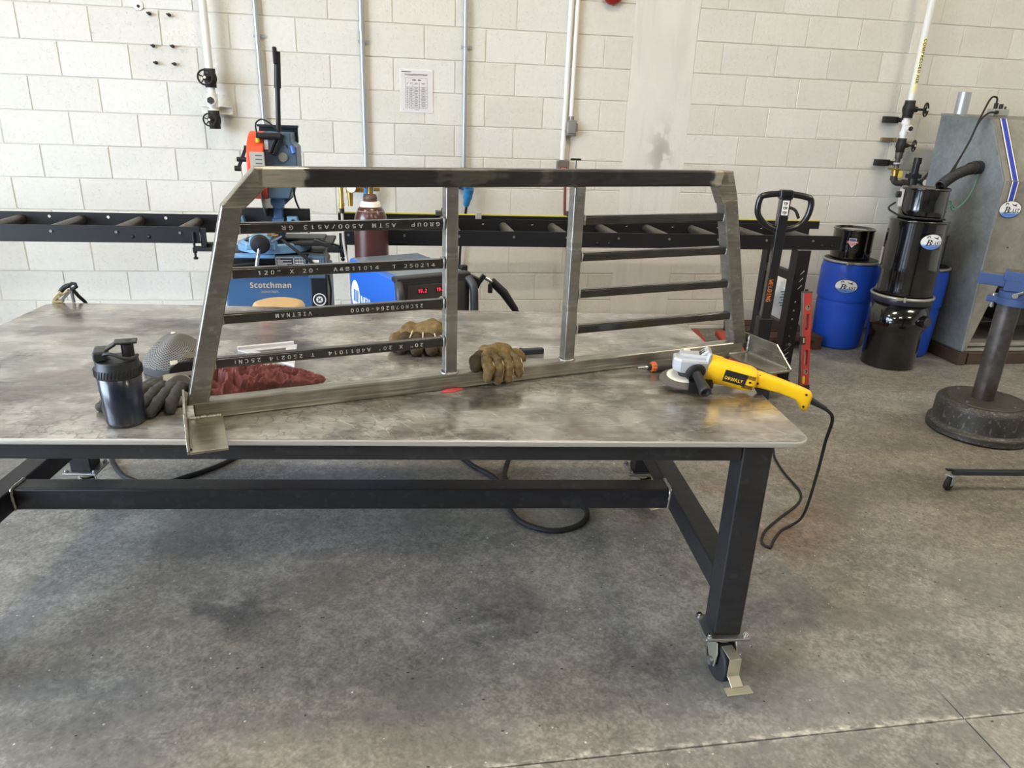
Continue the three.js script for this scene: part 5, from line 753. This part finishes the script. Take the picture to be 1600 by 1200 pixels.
// --- gloves
const knit = M('#8d8779', 0.85, 0, { bumpMap: rep(dataTex(128, 128, (u, v) => 128 + 90 * Math.sin(u * 200) + 40 * Math.sin(v * 120), false), 0.06), bumpScale: 0.001 }), coat = M('#33322f', 0.55, 0, { bumpMap: rep(grainTex, 0.05), bumpScale: 0.0012 });
{
  const t = thing('work_glove', 'grey rubber palmed knit glove with fingers towards the table edge', 'glove', [0.985, TT, 3.29], -0.16, 'pair of grey work gloves');
  mesh(t, 'cuff', blob([[-0.03, 0.019, -0.105, 0.015, -0.028, 0.022, -0.06, 0.019], [0.022, 0.021, -0.10, 0.015, 0.022, 0.024, -0.06, 0.019], [-0.005, 0.021, -0.1, 0.016, -0.003, 0.026, -0.06, 0.02]], 0.02, 48), knit);
  mesh(t, 'palm', blob([[-0.025, 0.026, -0.055, 0.02, -0.026, 0.026, -0.02, 0.019], [0.02, 0.028, -0.057, 0.02, 0.022, 0.027, -0.02, 0.019], [0.04, 0.026, -0.065, 0.016, 0.062, 0.022, -0.055, 0.014]], 0.024, 52, (x, y, z) => 0.0015 * Math.sin(x * 160 + z * 90)), coat);
  for (const [x, x2, z] of [[-0.034, -0.042, 0.105], [-0.005, -0.006, 0.128], [0.024, 0.03, 0.122], [0.043, 0.068, 0.095]]) mesh(t, 'finger', blob([[x, 0.029, -0.03, 0.0155, (x * 0.6 + x2 * 0.4), 0.029, 0.02, 0.0145], [(x * 0.6 + x2 * 0.4), 0.029, 0.02, 0.0145, (x * 0.25 + x2 * 0.75), 0.023, 0.07, 0.0148], [(x * 0.25 + x2 * 0.75), 0.023, 0.07, 0.0148, x2, 0.0135, z, 0.0128]], 0.006, 46, (X, Y, Z) => 0.0009 * Math.sin(Z * 260)), coat);
  mesh(t, 'thumb', blob([[-0.04, 0.03, -0.045, 0.016, -0.062, 0.022, -0.01, 0.0145], [-0.062, 0.022, -0.01, 0.0145, -0.066, 0.0145, 0.035, 0.0125]], 0.01, 34), coat);
  const u = thing('work_glove', 'grey knit glove lying under its mate with fingertips behind the bottle', 'glove', [0.93, TT, 3.335], 1.75, 'pair of grey work gloves');
  mesh(u, 'palm', blob([[-0.02, 0.013, 0.06, 0.013, -0.022, 0.013, 0.12, 0.013], [0.02, 0.013, 0.06, 0.013, 0.018, 0.013, 0.12, 0.013]], 0.02, 36), knit);
  for (const [x, z] of [[-0.036, -0.055], [-0.012, -0.075], [0.014, -0.07], [0.036, -0.05]]) mesh(u, 'finger', blob([[x * 0.7, 0.013, 0.06, 0.012, x, 0.0125, z, 0.0125]], 0.01, 28), coat);
}
const leather = dataTex(256, 256, (u, v) => { const a = fbm(u * 9, v * 9, 4, 170), b = fbm(u * 40, v * 40, 3, 171), d = smooth(0.5, 0.7, fbm(u * 5, v * 6, 4, 173)); let c = mixc([134, 115, 74], [100, 88, 62], d * 0.8); const l = 0.8 + 0.4 * a + 0.25 * (b - 0.5); return c.map(q => q * l); });
const tan = M('#e6ddd0', 0.85, 0, { map: rep(leather, 0.12), bumpMap: rep(grainTex, 0.05), bumpScale: 0.0015 }), soot = M('#7d7468', 0.8, 0, { map: rep(leather, 0.09), bumpMap: rep(grainTex, 0.05), bumpScale: 0.0012 }), seam = M('#d9cdb4', 0.8);
{
  const t = thing('leather_glove', 'tan leather welding glove palm up on the table behind the left slats', 'glove', [1.70, TT, 2.86], 0.0, 'pair of tan welding gloves');
  mesh(t, 'back', blob([[-0.04, 0.032, -0.12, 0.028, -0.045, 0.045, -0.03, 0.03], [0.04, 0.04, -0.12, 0.03, 0.05, 0.055, -0.03, 0.03], [0.0, 0.04, -0.08, 0.03, 0.02, 0.05, -0.02, 0.03]], 0.03, 50, (x, y, z) => 0.003 * Math.sin(x * 90 + z * 40)), tan);
  [[-0.062, -0.072, 0.07], [-0.02, -0.022, 0.095], [0.022, 0.026, 0.098], [0.06, 0.066, 0.088]].forEach(([x, x2, z], i) => { mesh(t, 'finger', blob([[x * 0.85, 0.04, -0.02, 0.02, x, 0.034, 0.04, 0.021], [x, 0.034, 0.04, 0.021, x2, 0.0215, z - 0.012, 0.0205]], 0.01, 36), soot); mesh(t, 'seam_piping', hose([[x * 0.85 + 0.02, 0.06, -0.01], [x + 0.02, 0.05, 0.03], [x2 + 0.018, 0.035, z - 0.02]], 0.0022, 16, 6), seam); });
  mesh(t, 'thumb', blob([[-0.055, 0.04, -0.05, 0.022, -0.09, 0.03, -0.01, 0.02], [-0.09, 0.03, -0.01, 0.02, -0.1, 0.021, 0.03, 0.018]], 0.01, 34), tan);
  // second glove draped over the bottom tube of the rack
  const u = thing('leather_glove', 'tan leather welding glove draped over the bottom tube of the rack', 'glove', [1.136, TT, 3.431], 0.2691, 'pair of tan welding gloves');
  mesh(u, 'back', blob([[0.775, 0.072, -0.03, 0.02, 0.80, 0.07, -0.085, 0.026], [0.84, 0.072, -0.03, 0.02, 0.85, 0.066, -0.09, 0.026], [0.80, 0.074, -0.05, 0.022, 0.86, 0.06, -0.09, 0.026]], 0.03, 54, (x, y, z) => 0.0018 * Math.sin(x * 120 + z * 80) + 0.0012 * Math.sin(z * 210)), tan);
  mesh(u, 'cuff', blob([[0.845, 0.046, -0.09, 0.03, 0.905, 0.036, -0.10, 0.034]], 0.02, 40), tan);
  [[0.766, 0.762, 0.016], [0.797, 0.795, 0.004], [0.829, 0.828, 0.006], [0.857, 0.864, 0.02]].forEach(([x, x2, h], i) => { mesh(u, 'finger', blob([[x, 0.074, -0.035, 0.0165, x, 0.07, 0.0, 0.0165], [x, 0.07, 0.0, 0.0165, x, 0.056, 0.017, 0.0155], [x, 0.056, 0.017, 0.0155, x2, h + 0.013, 0.0165, 0.0135]], 0.006, 48, (X, Y, Z) => 0.0008 * Math.sin(Y * 280)), tan); mesh(u, 'seam_piping', hose([[x + 0.015, 0.078, -0.03], [x + 0.0155, 0.074, 0.006], [x + 0.0145, 0.056, 0.022], [x2 + 0.0125, h + 0.016, 0.02]], 0.0019, 20, 6), seam); });
  mesh(u, 'thumb', blob([[0.765, 0.074, -0.05, 0.02, 0.742, 0.07, -0.025, 0.019], [0.742, 0.07, -0.025, 0.019, 0.733, 0.06, -0.006, 0.017]], 0.01, 36), soot);
}
tag(mesh(scene, 'black_handle', [rb(0.085, 0.018, 0.022, 0.004, 0, 0.009, 0), rb(0.012, 0.02, 0.024, 0.003, -0.036, 0.01, 0)], M('#1f2733', 0.5), [2.065, TT, 2.93], [0, 0.15, 0]), 'dark blue tool handle poking out behind the draped glove', 'tool');
// --- crumpled cloths
function cloth(L, W, H, sd, n = 70) {   // closed lump with folds
  const g = new THREE.PlaneGeometry(L, W, n, Math.round(n * 0.6)).rotateX(-Math.PI / 2), p = g.attributes.position;
  for (let i = 0; i < p.count; i++) {
    const u = p.getX(i) / L * 2, v = p.getZ(i) / W * 2, r = Math.sqrt(u * u + v * v), e = Math.max(Math.abs(u), Math.abs(v)) || 1, k = r > 0 ? e / r : 1, x = u * k, z = v * k, rr = Math.hypot(x, z);
    const ed = 1 + 0.25 * (fbm(Math.atan2(z, x) * 1.6 + 9, sd, 3, sd) - 0.5), wx = fbm(x * 2 + sd, z * 2, 3, sd) * 2, rid = 1 - Math.abs(2 * fbm(x * 2.4 * L / W + wx, z * 2.2 + wx, 3, sd + 3) - 1) * 2.3, fine = 1 - Math.abs(2 * vn(x * 9 + wx * 3, z * 6 - wx * 2, sd + 7) - 1);
    const h = Math.pow(Math.max(0, 1 - rr * rr), 0.4) * (0.25 + 0.75 * Math.max(0, rid)) * (0.7 - 0.35 * x) + 0.1 * fine * (1 - rr * rr);
    p.setXYZ(i, x * L / 2 * ed, 0.001 + Math.max(0, H * h), z * W / 2 * ed + 0.12 * W * Math.sin(x * 3 + sd));
  } g.computeVertexNormals(); return g;
}
{
  const red = M('#8a5452', 0.9, 0, { map: rep(dataTex(128, 128, (u, v) => { const l = 0.8 + 0.4 * fbm(u * 6, v * 6, 4, 180); return [225 * l, 215 * l, 215 * l]; }), 0.15), side: THREE.DoubleSide });
  tag(mesh(scene, 'shop_rag', cloth(0.36, 0.12, 0.082, 4, 110), red, [1.215, TT, 3.185], [0, 0.22, 0]), 'crumpled dark red shop rag behind the bottom tube', 'rag');
  tag(mesh(scene, 'cloth_scrap', cloth(0.07, 0.022, 0.008, 9, 24), M('#c04a4e', 0.85, 0, { side: THREE.DoubleSide }), [1.772, TT, 3.266], [0, 0.3, 0]), 'tiny bright red cloth scrap in front of the bottom tube', 'cloth');
}
{ // layout square: flat aluminium triangle with a raised fence
  const t = thing('layout_square', 'silver layout square lying flat behind the left slats', 'square', [1.10, TT, 2.865], 0.31);
  const alu = M('#dcdee0', 0.4, 0.4); mesh(t, 'blade', ext([[0, 0], [0.19, 0], [0.14, 0.215]].map(p => [p[0], -p[1]]), 0.004, 0.0006, [[[0.05, -0.025], [0.115, -0.12], [0.128, -0.12], [0.15, -0.025]]]).rotateX(-Math.PI / 2), alu);
  mesh(t, 'fence', rb(0.18, 0.014, 0.012, 0.002, 0.09, 0.007, -0.004), alu);
}
{ // trucker cap seen from behind
  const t = thing('mesh_cap', 'grey mesh back trucker cap lying behind the left post', 'cap', [0.962, TT, 3.025], 0.1);
  const net = dataTex(512, 256, (u, v) => { const a = Math.sin(u * 84 * Math.PI), b = Math.sin(v * 36 * Math.PI); return a * b > 0.2 ? [52, 52, 55] : [150, 149, 147]; }), mm = M('#c8c6c4', 0.85, 0, { map: net, side: THREE.DoubleSide }), dk = M('#3f4042', 0.8);
  const g = new THREE.SphereGeometry(1, 48, 24, 0, Math.PI * 2, 0, Math.PI * 0.5), p = g.attributes.position;
  for (let i = 0; i < p.count; i++) { const x = p.getX(i), y = p.getY(i), z = p.getZ(i); const pk = Math.exp(-((x + 0.12) ** 2 + (z + 0.25) ** 2) * 3); p.setXYZ(i, x * (0.098 - 0.022 * y), 0.022 + y * (0.074 + 0.012 * pk) + 0.004 * Math.sin(x * 7 + z * 5), z * (0.095 - 0.012 * y)); } g.computeVertexNormals();
  mesh(t, 'crown', g, mm); mesh(t, 'sweatband', lathe([[0.084, 0], [0.089, 0.002], [0.089, 0.024], [0.084, 0.024]], 48).scale(1.1, 1, 1.08), dk);
  mesh(t, 'top_button', lathe([[0, 0.004], [0.006, 0.003], [0.008, 0], [0, 0]], 16), M('#d9d5cc', 0.7), [-0.008, 0.1035, -0.02]);
  mesh(t, 'rear_opening', at(ext([[-0.045, 0], [0.045, 0], [0.04, 0.016], [0.02, 0.03], [-0.02, 0.03], [-0.04, 0.016]], 0.01, 0.001), 0, 0, 0), M('#0d0d0f', 0.9), [0.03, 0.016, 0.082], [0, 0.3, 0]);
  mesh(t, 'snap_strap', rb(0.1, 0.013, 0.003, 0.001), M('#8e8d88', 0.5), [0.03, 0.012, 0.095], [0, 0.3, 0]); mesh(t, 'side_tag', rb(0.02, 0.012, 0.002, 0.0005), M('#d9d0bf', 0.7), [0.005, 0.048, 0.094], [-0.25, 0.1, 0.1]); mesh(t, 'patch', at(ext(ellipsePts(0.025, 0.009), 0.002, 0.0004), 0, 0, 0), M('#7f7b74', 0.8), [0.05, 0.062, 0.075], [-0.5, 0.6, 0.1]);
  mesh(t, 'brim', at(ext([[-0.08, 0], [0.08, 0], [0.07, 0.04], [0.03, 0.065], [-0.03, 0.065], [-0.07, 0.04]], 0.004, 0.001).rotateX(-Math.PI / 2), 0, 0.006, -0.08), dk);
}
{ // ground clamp on the far left corner of the plate
  const t = thing('ground_clamp', 'brass and black welding ground clamp on the far left table corner', 'clamp', [0.3, TT, 2.212], 0.05);
  const br = M('#b8a886', 0.4, 0.7);
  mesh(t, 'jaw', [bar([-0.02, 0.006, 0], [0.045, 0.05, 0], 0.022, 0.008), rb(0.04, 0.01, 0.024, 0.003, 0.0, 0.006, 0), bar([-0.012, 0.012, 0], [0.02, 0.045, 0], 0.024, 0.014), cyl(0.008, 0.03, 0.008, 0.03, 0, 'z', 10)], br);
  mesh(t, 'handle', [hose([[0.012, 0.036, 0], [0.022, 0.052, 0], [0.036, 0.064, 0], [0.052, 0.069, 0]], 0.0095, 20)], MAT.rubber); mesh(t, 'lower_arm', [at(ext([[0.0, 0], [0.012, 0], [0.05, 0.04], [0.052, 0.0], [0.06, 0.0], [0.058, 0.05], [0.04, 0.045]], 0.014, 0.001), 0, 0, -0.007)], MAT.steel);
  mesh(t, 'cable', hose([[0.05, 0.068, 0], [0.06, 0.076, 0], [0.072, 0.075, 0], [0.075, 0.064, 0], [0.064, 0.056, -0.002], [0.045, 0.048, -0.004], [0.058, 0.045, -0.01], [0.07, 0.02, -0.02], [0.085, -0.02, -0.045], [0.09, -0.15, -0.06], [0.06, -0.45, -0.06], [0.02, -0.7, -0.05], [-0.04, -0.762, -0.1], [-0.2, -0.764, -0.2]], 0.0068, 90), MAT.rubber);
}
{ // angle grinder
  const t = thing('angle_grinder', 'yellow and grey angle grinder with black side handle and cord', 'angle grinder', [2.485, TT, 3.275], -0.33);
  const yel = M('#f2bf12', 0.42), gry = M('#b9bcbf', 0.4, 0.35), blk = M('#1a1b1d', 0.5);
  const ax = new THREE.Group(); ax.name = 'tool_body'; ax.position.set(0, 0.078, 0); ax.rotation.z = -0.19; t.add(ax);
  const ring = (x, ry, rz, yo = 0, n = 28, pw = 0.8) => { const o = []; for (let i = 0; i < n; i++) { const a = i / n * Math.PI * 2, c = Math.cos(a), s = Math.sin(a); o.push([x, yo + Math.sign(c) * Math.pow(Math.abs(c), pw) * ry, Math.sign(s) * Math.pow(Math.abs(s), pw) * rz]); } return o; };
  function loft(rings) { const n = rings[0].length, pos = [], idx = []; rings.forEach(r => r.forEach(p => pos.push(...p))); for (let k = 0; k < rings.length - 1; k++) for (let i = 0; i < n; i++) { const j = (i + 1) % n, a = k * n + i, b = k * n + j, c = a + n, d = b + n; idx.push(a, b, d, a, d, c); } for (const [k, f] of [[0, 1], [rings.length - 1, 0]]) { const b = pos.length / 3, c = rings[k].reduce((s, p) => [s[0] + p[0] / n, s[1] + p[1] / n, s[2] + p[2] / n], [0, 0, 0]); pos.push(...c); for (let i = 0; i < n; i++) { const j = (i + 1) % n; f ? idx.push(b, k * n + j, k * n + i) : idx.push(b, k * n + i, k * n + j); } } const g = new THREE.BufferGeometry(); g.setAttribute('position', new THREE.Float32BufferAttribute(pos, 3)); g.setIndex(idx); g.computeVertexNormals(); return boxUV(g); }
  mesh(ax, 'motor_housing', loft([ring(0.045, 0.036, 0.036), ring(0.05, 0.041, 0.041), ring(0.085, 0.041, 0.041), ring(0.095, 0.038, 0.039), ring(0.175, 0.038, 0.039), ring(0.19, 0.033, 0.035), ring(0.197, 0.026, 0.03)]), yel);
  mesh(ax, 'rear_handle', loft([ring(0.185, 0.026, 0.027, 0.004), ring(0.21, 0.0245, 0.023, 0.006), ring(0.27, 0.021, 0.019, 0.004), ring(0.325, 0.021, 0.019, -0.002), ring(0.345, 0.03, 0.02, -0.014), ring(0.358, 0.033, 0.019, -0.02), ring(0.366, 0.028, 0.016, -0.022)]), yel);
  mesh(ax, 'trigger', ext([[0, 0], [0.05, 0], [0.035, -0.02], [0.028, -0.028], [0.01, -0.012]], 0.02, 0.003).translate(0.195, -0.014, -0.01), blk);
  decal(ax, 'nameplate', 0.066, 0.036, canvasTex(256, 140, (g) => { g.fillStyle = '#17171a'; g.fillRect(0, 0, 256, 140); g.fillStyle = '#f0c419'; g.font = 'bold 54px sans-serif'; g.fillText('DEWALT', 12, 112, 232); }), [0.131, 0.002, 0.0402], [0, 0, 0]);
  for (let i = 0; i < 8; i++) for (const s of [0, 1]) mesh(ax, 'vent_slot', rb(0.0022, 0.012, 0.0015, 0.0004), blk, [0.158 + i * 0.0042, s ? 0.014 : -0.016, 0.0387 - Math.max(0, i - 3) * 0.0006]);
  for (const [x, y, z] of [[0.176, 0.0, 0.0385], [0.2, 0.0, 0.0275], [0.2, 0.022, 0.018], [0.345, 0.004, 0.0205], [0.35, -0.034, 0.0195]]) mesh(ax, 'housing_screw', cyl(0.0035, 0.003, x, y, z, 'z', 10), blk);
  const gear = new THREE.Group(); gear.name = 'gear_head'; t.add(gear);
  mesh(gear, 'gear_case', (() => { const o = [[-0.052, -0.022], [-0.03, -0.042], [0.02, -0.044], [0.05, -0.038], [0.05, 0.038], [0.02, 0.044], [-0.03, 0.042], [-0.052, 0.022]]; return merge([ext(o, 0.044, 0.008, [], 2).rotateX(-Math.PI / 2).translate(0, 0.055, 0), ext([[-0.035, -0.02], [0.05, -0.032], [0.05, 0.032], [-0.035, 0.02]], 0.022, 0.006, [], 2).rotateX(-Math.PI / 2).translate(0, 0.088, 0)]); })(), gry).rotation.z = 0;
  mesh(gear, 'case_collar', [bar([0.038, 0.078, 0], [0.053, 0.076, 0], 0.076, 0.09, 0.012), bar([0.03, 0.104, 0], [0.052, 0.122, 0], 0.05, 0.018, 0.005)], gry);
  for (const z of [0.011, -0.006]) mesh(gear, 'air_vent', rb(0.02, 0.003, 0.011, 0.001), blk, [0.03, 0.1145, z], [0, 0, 0.62]);
  mesh(gear, 'spindle_collar', [cyl(0.03, 0.02, 0, 0.05, 0), at(new THREE.TorusGeometry(0.031, 0.004, 8, 24).rotateX(Math.PI / 2), 0, 0.046, 0)], blk);
  mesh(gear, 'lock_button', rb(0.02, 0.012, 0.016, 0.003, -0.012, 0.104, -0.024), MAT.white);
  const dg = new THREE.Group(); dg.name = 'flap_disc'; dg.position.set(-0.012, 0.033, 0.0); dg.rotation.set(0.1, 0, 0.03); t.add(dg);
  mesh(dg, 'abrasive_ring', lathe([[0.03, 0.004], [0.055, 0.003], [0.073, -0.005], [0.075, -0.009], [0.068, -0.014], [0.03, -0.008]], 56), M('#6f6860', 0.95, 0, { bumpMap: rep(grainTex, 0.02), bumpScale: 0.002 })); mesh(dg, 'backing_plate', lathe([[0.01, 0.006], [0.042, 0.0065], [0.054, 0.005], [0.054, 0.0035], [0.01, 0.002]], 48), M('#d8d5c9', 0.6)); mesh(dg, 'flange', cyl(0.02, 0.014, 0, 0.01, 0), MAT.darkSteel);
  mesh(t, 'wheel_guard', [new THREE.CylinderGeometry(0.079, 0.079, 0.032, 40, 1, true, 0.0, 2.6).translate(-0.004, 0.027, 0), new THREE.CylinderGeometry(0.077, 0.077, 0.032, 40, 1, true, 0.0, 2.6).translate(-0.004, 0.027, 0), new THREE.RingGeometry(0.03, 0.079, 40, 1, -Math.PI / 2, 2.6).rotateX(-Math.PI / 2).translate(-0.004, 0.042, 0)], M('#161718', 0.45, 0.2, { side: THREE.DoubleSide }));
  const sh = new THREE.Group(); sh.name = 'side_handle'; t.add(sh);
  mesh(sh, 'grip', lathe([[0, 0], [0.012, 0], [0.0135, 0.01], [0.0135, 0.03], [0.015, 0.06], [0.0175, 0.085], [0.018, 0.094], [0.015, 0.098], [0.0125, 0.096], [0.0125, 0.085], [0, 0.085]], 28).applyQuaternion(new THREE.Quaternion().setFromUnitVectors(V(0, 1, 0), V(0.3, -0.36, 0.88).normalize())).translate(0.012, 0.068, 0.044), blk);
  mesh(sh, 'grip_flange', lathe([[0, -0.002], [0.026, -0.002], [0.03, 0.001], [0.031, 0.005], [0.022, 0.011], [0.014, 0.013], [0, 0.013]], 32).applyQuaternion(new THREE.Quaternion().setFromUnitVectors(V(0, 1, 0), V(0.3, -0.36, 0.88).normalize())).translate(0.012, 0.066, 0.046), blk);
  // cord in world coordinates brought into the tool's frame
  const inv = (p) => { const c = Math.cos(0.33), s = Math.sin(0.33), x = p[0] - 2.485, z = p[2] - 3.275; return [x * c + z * s, p[1] - TT, -x * s + z * c]; };
  const tail = [0.36, 0.078 - 0.085, 0];
  mesh(t, 'cord_boot', rod([0.355, -0.004, 0], [0.405, -0.026, 0.006], 0.011, 0.0065), blk);
  mesh(t, 'cord', hose([[0.40, -0.024, 0.006], inv([2.90, 0.72, 3.40]), inv([2.945, 0.60, 3.33]), inv([3.02, 0.42, 3.215]), inv([3.15, 0.13, 3.0]), inv([3.195, 0.02, 2.89]), inv([3.133, 0.006, 2.909]), inv([3.05, 0.006, 2.99]), inv([3.018, 0.006, 3.028]), inv([3.005, 0.006, 2.995]), inv([3.05, 0.006, 2.92]), inv([3.155, 0.006, 2.832]), inv([3.322, 0.006, 2.705]), inv([3.376, 0.006, 2.624]), inv([3.402, 0.006, 2.43]), inv([3.435, 0.006, 2.283]), inv([3.50, 0.006, 2.097]), inv([3.36, 0.006, 1.8]), inv([3.1, 0.006, 1.4]), inv([3.2, 0.006, 0.7]), inv([3.25, 0.006, 0.2])], 0.0052, 220), MAT.rubber);
}
{
  const t = thing('air_coupler', 'small air tool with orange collar and silver plug behind the grinder', 'air fitting', [2.405, TT, 3.135], 0.12);
  mesh(t, 'plug', [cyl(0.0045, 0.012, -0.03, 0.016, 0, 'x', 12), cyl(0.0065, 0.012, -0.019, 0.016, 0, 'x', 12), cyl(0.0085, 0.016, -0.006, 0.016, 0, 'x', 6)], MAT.chrome); mesh(t, 'tool_neck', cyl(0.0105, 0.012, 0.006, 0.016, 0, 'x', 16), MAT.blackPlastic);
  mesh(t, 'collar', (() => { const o = []; for (let i = 0; i < 40; i++) { const a = i / 40 * Math.PI * 2, r = 0.0155 + 0.001 * Math.cos(a * 10); o.push([r * Math.cos(a), r * Math.sin(a)]); } return ext(o, 0.018, 0.002).rotateY(Math.PI / 2).translate(0.011, 0.0165, 0); })(), M('#c4602c', 0.5)); mesh(t, 'tool_body', rod([0.028, 0.0165, 0], [0.105, 0.0175, 0.008], 0.0155, 0.0165), M('#3d3d3c', 0.5, 0.3));
}
// ================================================================ cables on the floor under the table
tag(mesh(scene, 'welding_cable', hose([[0.2, 0.011, 1.7], [0.253, 0.011, 1.863], [0.357, 0.011, 2.107], [0.461, 0.011, 2.249], [0.597, 0.011, 2.318], [0.697, 0.011, 2.257], [0.809, 0.011, 2.163], [0.906, 0.011, 2.019], [1.0, 0.011, 1.85]], 0.011, 90), MAT.rubber), 'black cable curving over the floor behind the left table end', 'cable');
tag(mesh(scene, 'welding_cable', hose([[1.80, 0.011, 1.85], [1.853, 0.011, 1.984], [1.898, 0.011, 2.131], [1.952, 0.011, 2.256], [2.027, 0.011, 2.364], [2.063, 0.011, 2.519], [2.061, 0.011, 2.654], [2.092, 0.011, 2.757], [2.194, 0.011, 2.833], [2.303, 0.011, 2.811], [2.366, 0.011, 2.738], [2.371, 0.011, 2.667], [2.297, 0.013, 2.606], [2.195, 0.02, 2.559], [2.094, 0.03, 2.494], [2.074, 0.033, 2.42], [2.096, 0.02, 2.30], [2.136, 0.011, 2.164], [2.18, 0.011, 2.009], [2.2, 0.011, 1.9]], 0.011, 140), MAT.rubber), 'black cable looping on the floor under the middle of the table', 'cable');

renderer.render(scene, camera);
